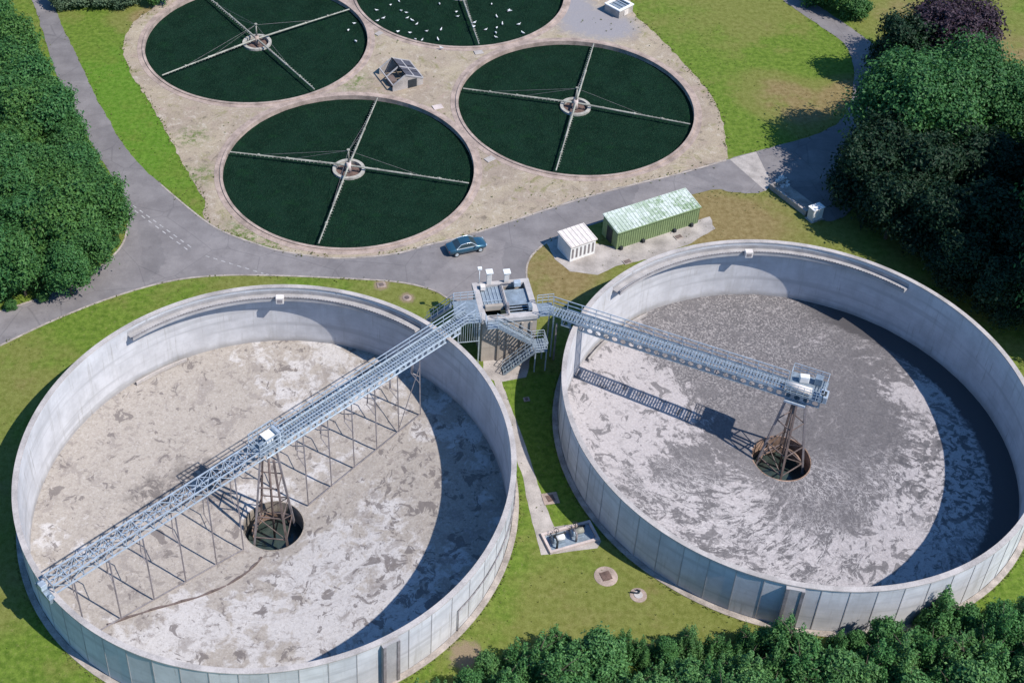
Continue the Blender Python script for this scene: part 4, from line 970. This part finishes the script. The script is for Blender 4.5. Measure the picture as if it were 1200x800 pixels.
# ------------------------------------------------------------------ pits, manholes, pumps between the tanks
c4 = pts('636,628 690,613 702,633 642,648')
fc = sum(c4, Vector()) / 4; Fp = Frame((c4[0].x, c4[0].y), (c4[1].x, c4[1].y), 0); L_ = Fp.L; D_ = 1.9
Fp.a = Fp.a - Fp.q * D_
t = thing('pump_pit', 'shallow rectangular concrete pump pit with blue grey floor at the end of the path', 'pit', tuple(Fp.P(L_ / 2, D_ / 2)))
b = MB(); ringbox(b, Fp, -.15, L_ + .15, -.15, D_ + .15, 0, .28, .22); b.build('kerb', M['pink'], t, fix=False)
b = MB(); b.add([Fp.P(l, q, .035) for l, q in ((.06, .06), (L_ - .06, .06), (L_ - .06, D_ - .06), (.06, D_ - .06))], [(0, 1, 2, 3)]); b.build('floor', M['hatch'], t)
for k, (l, q, lab) in enumerate(((1.0, .95, 'left hand pump with white motor and pipes in the pit by the path'), (2.9, 1.1, 'right hand pump with pale green motor and pipes in the pit by the path'))):
    o = thing('pump', lab, 'pump', tuple(Fp.P(l, q, .04)), 'pumps in the pit')
    MB().box(Fp.P(l, q, .12), (1.2, .6, .16), Fp.rz).build('base', M['galvdark'], o)
    MB().tube(Fp.P(l - .15, q, .48), Fp.P(l + .6, q, .48), .26, n=14).build('motor', M['white'] if k == 0 else M['armpipe'], o)
    MB().tube(Fp.P(l - .55, q, .45), Fp.P(l - .16, q, .45), .33, n=14).build('casing', M['hatch'], o)
    MB().path([Fp.P(l - .35, q, .6), Fp.P(l - .35, q, 1.0), Fp.P(l - .35, q - .7, 1.0), Fp.P(l - .35, q - .7, .1)], .1, 8).build('pipe', M['dark'] if k == 0 else M['steelgrey'], o)
    MB().ring(Fp.P(l + .05, q + .5, .9), [(.2, 0), (.24, 0), (.24, .04), (.2, .04)], 16).build('hand_wheel', M['dark'], o)
    MB().tube(Fp.P(l + .05, q + .5, .1), Fp.P(l + .05, q + .5, .9), .045).build('valve_stem', M['dark'], o)
    MB().tube(Fp.P(l - .55, q + .5, .25), Fp.P(l + 1.0, q + .5, .25), .09, n=8).build('suction_pipe', M['dark'], o)

def manhole(x, y, r, square, lab, ring=True, lid='brown'):
    p = at(x, y); t = thing('manhole', lab, 'manhole', (p.x, p.y, 0), 'manholes in the grass')
    if ring:
        b = MB().ring((p.x, p.y, 0), [(r * .45, -.05), (r, -.05), (r * .97, .035), (r * .45, .06)], 26); b.build('surround', M['bedkerb'], t)
    else: MB().box((p.x, p.y, .02), (r * 1.7, r * 1.5, .09), .2).build('surround', M['bedkerb'], t)
    if square: MB().box((p.x, p.y, .07), (r * .82, r * .82, .07), .35).build('lid', M[lid], t)
    else: MB().tube((p.x, p.y, .03), (p.x, p.y, .10), r * .5, n=20).build('lid', M[lid], t)
    return t
manhole(710, 675, 1.05, True, 'round stone ringed manhole with square brown lid, beside the pump pit')
mh = manhole(748, 697, .75, False, 'grey round manhole with dark lever valve near the bottom trees', True, 'towertop')
p = at(746, 696); MB().path([p + Vector((-.55, .1, .2)), p + Vector((.15, -.05, .25)), p + Vector((.3, .2, .25)), p + Vector((.0, .35, .2))], .06, 6).build('valve_lever', M['dark'], mh)
manhole(645, 584, .85, True, 'square concrete manhole in the grass beside the path between the tanks', False)
manhole(447, 334, .55, True, 'left brown square manhole in the grass below the road junction', False, 'steel')
manhole(477, 349, .5, False, 'right round brown manhole in the grass below the road junction', True, 'steel')
manhole(617, 468, .35, True, 'tiny manhole in the grass just below the stair tower', False)

# ------------------------------------------------------------------ car
def make_car(label, p, rz):
    t = thing('parked_car', label, 'car', tuple(p))
    paint = simple('dark_blue_paint', (0.035, 0.11, 0.17), .1, 1, .25, .45, bump=0, spec=.5, coat=.7)
    glass = simple('car_glass', (0.03, 0.05, 0.06), .1, 2, .06, .0, bump=0, spec=.9)
    chrome = simple('silver_trim', (0.62, 0.70, 0.74), .05, 3, .3, .5, bump=0)
    Mx = Matrix.Translation(p) @ Matrix.Rotation(rz, 4, 'Z')
    sec = [(-2.25, .62, .45, .80), (-2.12, .80, .32, .90), (-1.55, .88, .25, .97), (-.9, .90, .22, .98), (0, .91, .22, .96), (.95, .90, .22, .95), (1.6, .87, .25, .86), (2.05, .78, .32, .74), (2.25, .58, .42, .64)]
    P = []; n = 12
    for x, hw, zb_, zt_ in sec:
        zm = (zb_ + zt_) / 2
        for (y, z) in ((-hw * .8, zb_), (-hw * .96, zb_ + .08), (-hw, zm - .02), (-hw * .98, zm + .12), (-hw * .90, zt_ - .05), (-hw * .7, zt_), (hw * .7, zt_), (hw * .90, zt_ - .05), (hw * .98, zm + .12), (hw, zm - .02), (hw * .96, zb_ + .08), (hw * .8, zb_)): P.append(Mx @ Vector((x, y, z)))
    F = [(k * n + j, k * n + (j + 1) % n, (k + 1) * n + (j + 1) % n, (k + 1) * n + j) for k in range(len(sec) - 1) for j in range(n)] + [tuple(range(n)), tuple(range(len(P) - n, len(P)))[::-1]]
    MB().add(P, F, True).build('body', paint, t)
    def cab(secs, mat, name, sm=True):
        Q = []
        for x, z, hw in secs:
            for s in (-1, 1): Q.append(Mx @ Vector((x, s * hw, z)))
        return Q
    roofc = [(-1.45, .95, .78), (-.85, 1.36, .62), (-.2, 1.45, .62), (.35, 1.42, .62), (1.05, .93, .78)]
    Q = cab(roofc, None, None)
    base = [Mx @ Vector((-1.45, -.80, .93)), Mx @ Vector((-1.45, .80, .93)), Mx @ Vector((1.05, -.80, .93)), Mx @ Vector((1.05, .80, .93))]
    MB().add(Q[2:8], [(0, 1, 3, 2), (2, 3, 5, 4)], True).build('roof', paint, t)
    MB().add([Q[6], Q[7], Q[9], Q[8]], [(0, 1, 2, 3)]).build('windscreen', glass, t)
    MB().add([Q[0], Q[1], Q[3], Q[2]], [(0, 1, 2, 3)]).build('rear_window', glass, t)
    for s in (0, 1):
        idx = [0 + s, 2 + s, 4 + s, 6 + s, 8 + s]
        MB().add([Q[i] for i in idx], [(0, 1, 2, 3, 4)]).build('side_window', glass, t)
        b = MB(); y = (-1 if s == 0 else 1)
        b.path([Mx @ Vector((x, y * hw_, z)) for x, z, hw_ in ((-1.4, .97, .80), (-.83, 1.37, .64), (-.2, 1.455, .64), (.35, 1.43, .64), (1.0, .96, .80))], .035, 6); b.beam(Mx @ Vector((-1.4, y * .82, .965)), Mx @ Vector((1.05, y * .82, .955)), .07, .06)
        b.build('window_trim', chrome, t, fix=False)
        MB().box(Mx @ Vector((.72, y * .98, 1.0)), (.12, .2, .13), rz).build('mirror', paint, t, .02)
        for x in (-1.38, 1.38):
            c = Mx @ Vector((x, y * .82, .32)); d = (Mx.to_3x3() @ Vector((0, y, 0)))
            wl = MB().tube(c - d * .1, c + d * .1, .32, n=20).build('wheel', M['dark'], t); MB().tube(c + d * .095, c + d * .115, .2, n=16).build('rim', chrome, wl)
        MB().box(Mx @ Vector((2.14, y * .56, .62)), (.16, .34, .12), rz).build('headlight', chrome, t, .02)
        MB().box(Mx @ Vector((-2.15, y * .58, .74)), (.12, .3, .12), rz).build('tail_light', simple('red_lens', (.25, .02, .02), .1, 3, .3, bump=0), t, .02)
    return t
p0, p1 = at(525, 297), at(567, 288)
make_car('dark blue estate car with bright window trim on the road below the filter beds', at(546, 292.5) + Vector((0, 0, .02)), math.atan2(p1.y - p0.y, p1.x - p0.x))

# ------------------------------------------------------------------ yard things in the shade
a_, c_ = at(902, 221), at(944, 253)
Fy = Frame((a_.x, a_.y), (c_.x, c_.y), .02)
t = thing('storage_bay', 'low grey concrete storage bay wall along the edge of the shaded yard', 'wall', tuple(Fy.P(Fy.L / 2)))
MB().box(Fy.P(Fy.L / 2, 0, .35), (Fy.L, .25, .7), Fy.rz).build('wall', M['slab'], t)
MB().box(Fy.P(Fy.L / 2, 1.3, .06), (Fy.L, 1.9, .08), Fy.rz).build('apron', M['kerb'], t)
for l in (.12, Fy.L - .12): MB().box(Fy.P(l, 1.25, .35), (.22, 2.2, .7), Fy.rz).build('end_wall', M['slab'], t)
p = at(954, 256); t = thing('control_cabinet', 'pale grey cabinet at the corner of the shaded yard', 'cabinet', (p.x, p.y, 0))
MB().box((p.x, p.y, .85), (1.5, .9, 1.6), .5).build('body', M['cream'], t, .04); MB().box((p.x, p.y, 1.70), (1.65, 1.05, .09), .5).build('roof', M['white'], t, .02); MB().box((p.x, p.y, .03), (1.8, 1.2, .08), .5).build('plinth', M['slab'], t)
d = Vector((math.sin(.5), -math.cos(.5), 0))
for s in (-.36, .36): MB().box(Vector((p.x, p.y, .85)) + d * .455 + Vector((math.cos(.5), math.sin(.5), 0)) * s, (.66, .03, 1.4), .5).build('door', M['white'], t)
b = MB(); p = at(917, 214)
for i in range(46):
    a = random.uniform(0, 6.28); r = random.uniform(0, 1) ** .7; h = (1 - r) * .6
    b.box((p.x + r * .75 * math.cos(a), p.y + r * 1.1 * math.sin(a), .05 + h * random.random()), (random.uniform(.2, .5), random.uniform(.2, .4), random.uniform(.12, .3)), random.uniform(0, 3))
tag(b.build('rubble_heap', M['cream'], None, .03, fix=False), 'heap of pale rubble blocks on the shaded yard', 'rubble')
# ------------------------------------------------------------------ trees
L1 = mat_leaf('leaf_forest', (0.028, 0.102, 0.032), (0.076, 0.195, 0.056), (1.25, 1.02, .8))
L2 = mat_leaf('leaf_big', (0.026, 0.094, 0.034), (0.068, 0.190, 0.058), (1.15, 1.0, .85))
L3 = mat_leaf('leaf_bright', (0.050, 0.135, 0.040), (0.145, 0.285, 0.092), (.62, .82, .72))
L4 = mat_leaf('leaf_copper', (0.030, 0.020, 0.032), (0.085, 0.055, 0.075), (1, .9, .95))
L5 = mat_leaf('leaf_sage', (0.060, 0.105, 0.060), (0.13, 0.19, 0.11), (1, 1, 1))
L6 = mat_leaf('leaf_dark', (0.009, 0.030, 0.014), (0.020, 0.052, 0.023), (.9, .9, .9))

def crown_mesh(name, rad, h, base, nl, leaf, nlobe, seed, conic=0.0, spire=False):
    """crown of many folded leaf clumps in a cloud of lobes; unit is the metre, trunk foot at the origin"""
    rnd = random.Random(seed); lobes = []
    lobes.append((Vector((0, 0, base + (h - base) * .5)), rad * .62, (h - base) * .46))
    for i in range(nlobe):
        zf_ = rnd.uniform(.12, .9); rr = rad * (1 - conic * zf_) * math.sqrt(max(.1, 1 - (abs(zf_ - .42) / .62) ** 2)) * .66
        a = i * 2.4 + rnd.uniform(-.5, .5); q = rr * rnd.uniform(.75, 1.05)
        lr = rad * rnd.uniform(.25, .42) * (1 - conic * zf_ * .6)
        lobes.append((Vector((q * math.cos(a), q * math.sin(a), base + (h - base) * zf_)), lr, lr * rnd.uniform(.7, .95)))
    lobes.append((Vector((rnd.uniform(-.1, .1) * rad, rnd.uniform(-.1, .1) * rad, h - rad * .3)), rad * (.42 - .2 * conic), rad * .3))
    if spire:
        lobes = []
        for i in range(8):
            a = i * 2.4 + rnd.uniform(-.4, .4); q = rad * .72 * math.sqrt(i / 8); hh = h * rnd.uniform(.62, 1.0) * (1 - .22 * q / rad); r0 = rad * rnd.uniform(.34, .5)
            for k in range(6):
                f = k / 5; lobes.append((Vector((q * math.cos(a) + rnd.uniform(-.15, .15), q * math.sin(a) + rnd.uniform(-.15, .15), base + (hh - base) * (.12 + .84 * f))), r0 * (1.08 - .85 * f), r0 * (.8 - .2 * f)))
    wts = [l[1] ** 2 for l in lobes]; V = []; Fc = []
    for i in range(nl):
        c, rx, rz_ = rnd.choices(lobes, wts)[0]
        d = Vector((rnd.gauss(0, 1), rnd.gauss(0, 1), rnd.gauss(0, 1) + .25)).normalized()
        k = 1 + rnd.gauss(-.10, .19); n3 = 1 + .6 * noise.noise(d * 2.2 + c * .7)
        p = c + Vector((d.x * rx, d.y * rx, d.z * rz_)) * k * n3
        if p.z < base * .55: continue
        nrm = (d + Vector((rnd.gauss(0, .55), rnd.gauss(0, .55), rnd.gauss(0, .55) + .35))).normalized()
        u = nrm.cross(Vector((rnd.gauss(0, 1), rnd.gauss(0, 1), rnd.gauss(0, 1)))).normalized(); v = nrm.cross(u)
        s = leaf * rnd.uniform(.6, 1.35); o = len(V)
        V += [p - u * s, p + v * s * .55 + nrm * s * .18, p + u * s * 1.05 - nrm * s * .12, p - v * s * .6 + nrm * s * .1]
        Fc += [(o, o + 1, o + 2, o + 3)]
    me = bpy.data.meshes.new(name); me.from_pydata(V, [], Fc); me.update(); return me
def trunk_mesh(name, h, r, rad, seed):
    rnd = random.Random(seed); b = MB(); P = [Vector((0, 0, -.1))]
    for i in range(1, 6): P.append(Vector((rnd.uniform(-.12, .12) * i * .4, rnd.uniform(-.12, .12) * i * .4, h * .8 * i / 5)))
    for i in range(5): b.tube(P[i], P[i + 1], r * (1 - i * .17), r * (1 - (i + 1) * .17), 8)
    for i in range(7):
        a = i * 2.4; s = P[2 + i % 3]; e = s + Vector((math.cos(a) * rad * .62, math.sin(a) * rad * .62, h * rnd.uniform(.12, .28))); b.tube(s, s.lerp(e, .5) + Vector((0, 0, .2)), r * .38, r * .25, 6); b.tube(s.lerp(e, .5) + Vector((0, 0, .2)), e, r * .25, r * .08, 6)
    me = bpy.data.meshes.new(name); me.from_pydata(b.v, [], b.f); me.polygons.foreach_set('use_smooth', [True] * len(b.f)); me.materials.append(M['bark']); me.update(); return me

PROTO = {}
def proto(kind, rad, h, base, nl, leaf, nlobe, mat, nvar, conic=0.0):
    L = []
    for i in range(nvar):
        c = crown_mesh('crown', rad, h, base, nl, leaf, nlobe, hash(kind) % 1000 * 0 + i * 17 + len(PROTO) * 101, conic, kind == 'bright'); c.materials.append(mat)
        L.append((c, trunk_mesh('trunk', h, max(.12, rad * .055), rad, i + 5)))
    PROTO[kind] = L
proto('forest', 3.3, 8.0, 1.6, 13000, .17, 22, L1, 4)
proto('big', 7.6, 14.0, 3.0, 42000, .22, 44, L2, 3)
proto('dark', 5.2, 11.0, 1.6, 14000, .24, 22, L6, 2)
proto('copper', 6.4, 11.0, 2.0, 30000, .22, 36, L4, 1)
proto('sage', 3.0, 4.0, .4, 9000, .17, 18, L5, 1)
proto('bright', 2.3, 6.4, .5, 12000, .12, 22, L3, 5, .3)
proto('shrub', 2.0, 5.0, .3, 9000, .14, 24, L3, 3)
proto('bush', 2.6, 4.2, .3, 8000, .16, 16, L1, 2)
HT = {'shrub': (5.0, 2.5), 'forest': (8.0, 3.3), 'big': (14.0, 7.6), 'dark': (11.0, 5.2), 'copper': (11.0, 6.4), 'sage': (4.0, 3.0), 'bright': (6.4, 2.3), 'bush': (4.2, 2.6)}
TN = {'shrub': 'young_green_tree', 'forest': 'broadleaf_tree', 'big': 'large_broadleaf_tree', 'dark': 'dark_broadleaf_tree', 'copper': 'copper_beech_tree', 'sage': 'grey_green_shrub', 'bright': 'young_green_tree', 'bush': 'green_bush'}
ti = [0]
def tree(kind, loc, s, label, group=None, sx=1.0):
    v = PROTO[kind][ti[0] % len(PROTO[kind])]; ti[0] += 1
    e = bpy.data.objects.new(TN[kind], None); COL.objects.link(e); e.location = (loc[0], loc[1], 0); e.rotation_euler = (0, 0, random.uniform(0, 6.28)); e.scale = (s * sx, s * sx, s)
    tag(e, label, 'shrub' if kind in ('sage', 'bush') else 'tree', group)
    c = bpy.data.objects.new('crown', v[0]); COL.objects.link(c); c.parent = e
    k = bpy.data.objects.new('trunk', v[1]); COL.objects.link(k); k.parent = e
    return e

def inside(p, poly):
    r = False; n = len(poly); j = n - 1
    for i in range(n):
        if (poly[i][1] > p[1]) != (poly[j][1] > p[1]) and p[0] < (poly[j][0] - poly[i][0]) * (p[1] - poly[i][1]) / (poly[j][1] - poly[i][1]) + poly[i][0]: r = not r
        j = i
    return r
# wood on the left: crowns at about 4.5 m fill this outline
wood = [(q.x, q.y) for q in pts('-60,-40 -8,-40 8,10 24,60 50,108 86,148 108,188 126,232 126,272 108,300 72,318 20,332 -60,342', 4.0)]
rw = random.Random(3); xs = [q[0] for q in wood]; ys = [q[1] for q in wood]
y = min(ys); row = 0
while y < max(ys):
    x = min(xs) + (row % 2) * 1.9
    while x < max(xs):
        px_, py_ = x + rw.uniform(-.9, .9), y + rw.uniform(-.9, .9)
        if inside((px_, py_), wood): tree('forest', (px_, py_), rw.uniform(.78, 1.12), 'dark green broadleaf tree in the dense wood left of the road', 'trees of the left wood')
        x += 3.9
    y += 3.5; row += 1
for (x, y, s) in ((150, 225, .22), (146, 282, .28), (112, 322, .3), (62, 346, .3), (24, 356, .28)):
    p = at(x - 12, y, .8); tree('bush', p, s, 'low green bush at the edge of the left wood', 'bushes edging the left wood')
# top bushes
for (x, y, s) in ((75, -8, .9), (98, -10, 1.0), (122, -10, 1.0), (145, -8, .85)): tree('sage', at(x, y, 2.0), s * .92, 'grey green shrub beside the road at the top left', 'grey green shrubs at the top')
tree('bush', at(185, -10, 2), .8, 'dark green bush at the top edge behind the upper left filter bed')
for (x, y, s) in ((958, -12, 1.0), (985, -6, 1.25), (1004, 4, .9)): tree('bush', at(x, y, 2.2), s, 'round green bush at the top edge beside the road', 'bushes at the top right')
# right hand trees
def R_(kind, x, y, s, lab, grp=None, sx=1.0): tree(kind, at(x, y, HT[kind][0] * s * .62), s, lab, grp, sx)
R_('copper', 1120, 38, 1.0, 'dark purple copper beech at the top right')
R_('dark', 1062, 52, .9, 'dark green tree just left of the copper beech')
R_('big', 1075, 122, 1.0, 'large sunlit green tree with a broad crown right of the field')
R_('big', 1140, 108, .95, 'large green tree behind and right of the broad sunlit crown', None)
R_('big', 1190, 128, .85, 'large green tree at the right edge below the copper beech')
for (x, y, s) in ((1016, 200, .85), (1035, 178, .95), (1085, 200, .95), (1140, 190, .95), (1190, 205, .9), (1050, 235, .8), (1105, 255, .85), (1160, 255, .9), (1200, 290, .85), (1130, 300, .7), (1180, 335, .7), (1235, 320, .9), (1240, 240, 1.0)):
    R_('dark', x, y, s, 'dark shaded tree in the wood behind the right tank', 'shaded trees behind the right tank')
for (x, y, s) in ((1290, 300, 1.35), (1288, 240, 1.5), (1290, 180, 1.45), (1345, 290, 1.5), (1340, 220, 1.6), (1290, 120, 1.2)):
    R_('big', x, y, s, 'tall tree beyond the right edge behind the right tank', 'tall trees right of the tank', .6)
# young trees along the bottom
tops = [(470, 812), (500, 800), (530, 790), (562, 778), (598, 764), (640, 745), (680, 752), (722, 746), (760, 758), (795, 743), (832, 752), (872, 746), (912, 735), (960, 742), (1010, 735), (1060, 733), (1102, 713), (1150, 706), (1200, 698), (1240, 690)]
rb = random.Random(11)
def top_y(x):
    for (x0, y0), (x1, y1) in zip(tops[:-1], tops[1:]):
        if x0 <= x <= x1: return y0 + (y1 - y0) * (x - x0) / (x1 - x0)
    return 820
for k in range(5):
    x = 462 + k * 9
    while x < 1275:
        s = rb.uniform(.5, .95) if k == 0 else rb.uniform(.65, 1.02)
        yy = top_y(x) - 3 + k * 29 + rb.uniform(-8, 10)
        if yy < 862:
            p = at(x, yy, 6.4 * s * .85); tree('shrub' if rb.random() < .25 else 'bright', p, s * rb.uniform(.85, 1.1), 'bushy bright green young tree in the belt along the bottom edge', 'young trees along the bottom', rb.uniform(.85, 1.15))
        x += rb.uniform(20, 36) * (1 + .05 * k)
# ------------------------------------------------------------------ rough grass and weeds along the edges
rt = random.Random(21); V = []; Fc = []
def tuft(x, y, h):
    for _ in range(4):
        a = rt.uniform(0, 6.28); dx, dy = math.cos(a), math.sin(a); w_ = h * .35; o = len(V); l = rt.uniform(.2, .7) * h
        V.extend([(x - dy * w_, y + dx * w_, 0), (x + dy * w_, y - dx * w_, 0), (x + dx * l + dy * w_ * .3, y + dy * l - dx * w_ * .3, h * rt.uniform(.7, 1.1)), (x + dx * l - dy * w_ * .3, y + dy * l + dx * w_ * .3, h * rt.uniform(.7, 1.1))]); Fc.append((o, o + 1, o + 2, o + 3))
def free(x, y):
    if any(math.hypot(x - c[0], y - c[1]) < RT + .6 for c in (CL, CR)): return False
    return not any(math.hypot(x - c[0], y - c[1]) < RB + 1.0 for c in BEDS)
road_p = [(q.x, q.y) for q in road]; apron_p = [(q.x, q.y) for q in apron]
for loop, dens in ((apron, 2.2), (road, 1.5)):
    for i in range(len(loop)):
        q0, q1 = loop[i], loop[(i + 1) % len(loop)]
        for _ in range(int(dens * 2 + rt.random())):
            t_ = rt.random(); x = q0.x + (q1.x - q0.x) * t_ + rt.gauss(0, .28); y = q0.y + (q1.y - q0.y) * t_ + rt.gauss(0, .28)
            if free(x, y) and not (inside((x, y), road_p) and rt.random() < .85) and noise.noise(Vector((x * .35, y * .35, 2))) > -.15: tuft(x, y, rt.uniform(.06, .2))
for c in (CL, CR):
    for _ in range(900):
        a = rt.uniform(0, 6.28); r = RT + .62 + abs(rt.gauss(0, .12)); tuft(c[0] + r * math.cos(a), c[1] + r * math.sin(a), rt.uniform(.05, .16))
for _ in range(2600):       # weeds in the gravel
    x, y = rt.uniform(-42, 36), rt.uniform(112, 182)
    if inside((x, y), apron_p) and free(x, y) and noise.noise(Vector((x * .22, y * .22, 7))) > .12: tuft(x, y, rt.uniform(.06, .22))
for _ in range(9000):       # uneven sward of the lawns
    x, y = rt.uniform(-55, 70), rt.uniform(60, 185)
    if free(x, y) and not inside((x, y), road_p) and not inside((x, y), apron_p) and noise.noise(Vector((x * .15, y * .15, 4))) > -.05: tuft(x, y, rt.uniform(.05, .14))
me = bpy.data.meshes.new('rough_grass'); me.from_pydata(V, [], Fc); me.update()
kk = NT('rough_grass'); cc = kk.mix(kk.noise(kk.pos(), .5, 4), (0.07, 0.13, 0.022), (0.17, 0.19, 0.06)); me.materials.append(kk.bsdf(kk.mix(kk.math('MULTIPLY', kk.n('NewGeometry').outputs['Random Per Island'], .6), cc, (0.24, 0.22, 0.09)), .9, 0, None, .1))
og = bpy.data.objects.new('rough_grass', me); COL.objects.link(og); og['kind'] = 'stuff'
tag(og, 'rough grass tufts and weeds along road and gravel edges', 'grass')

for o in bpy.data.objects:
    if '_o' in o: del o['_o']
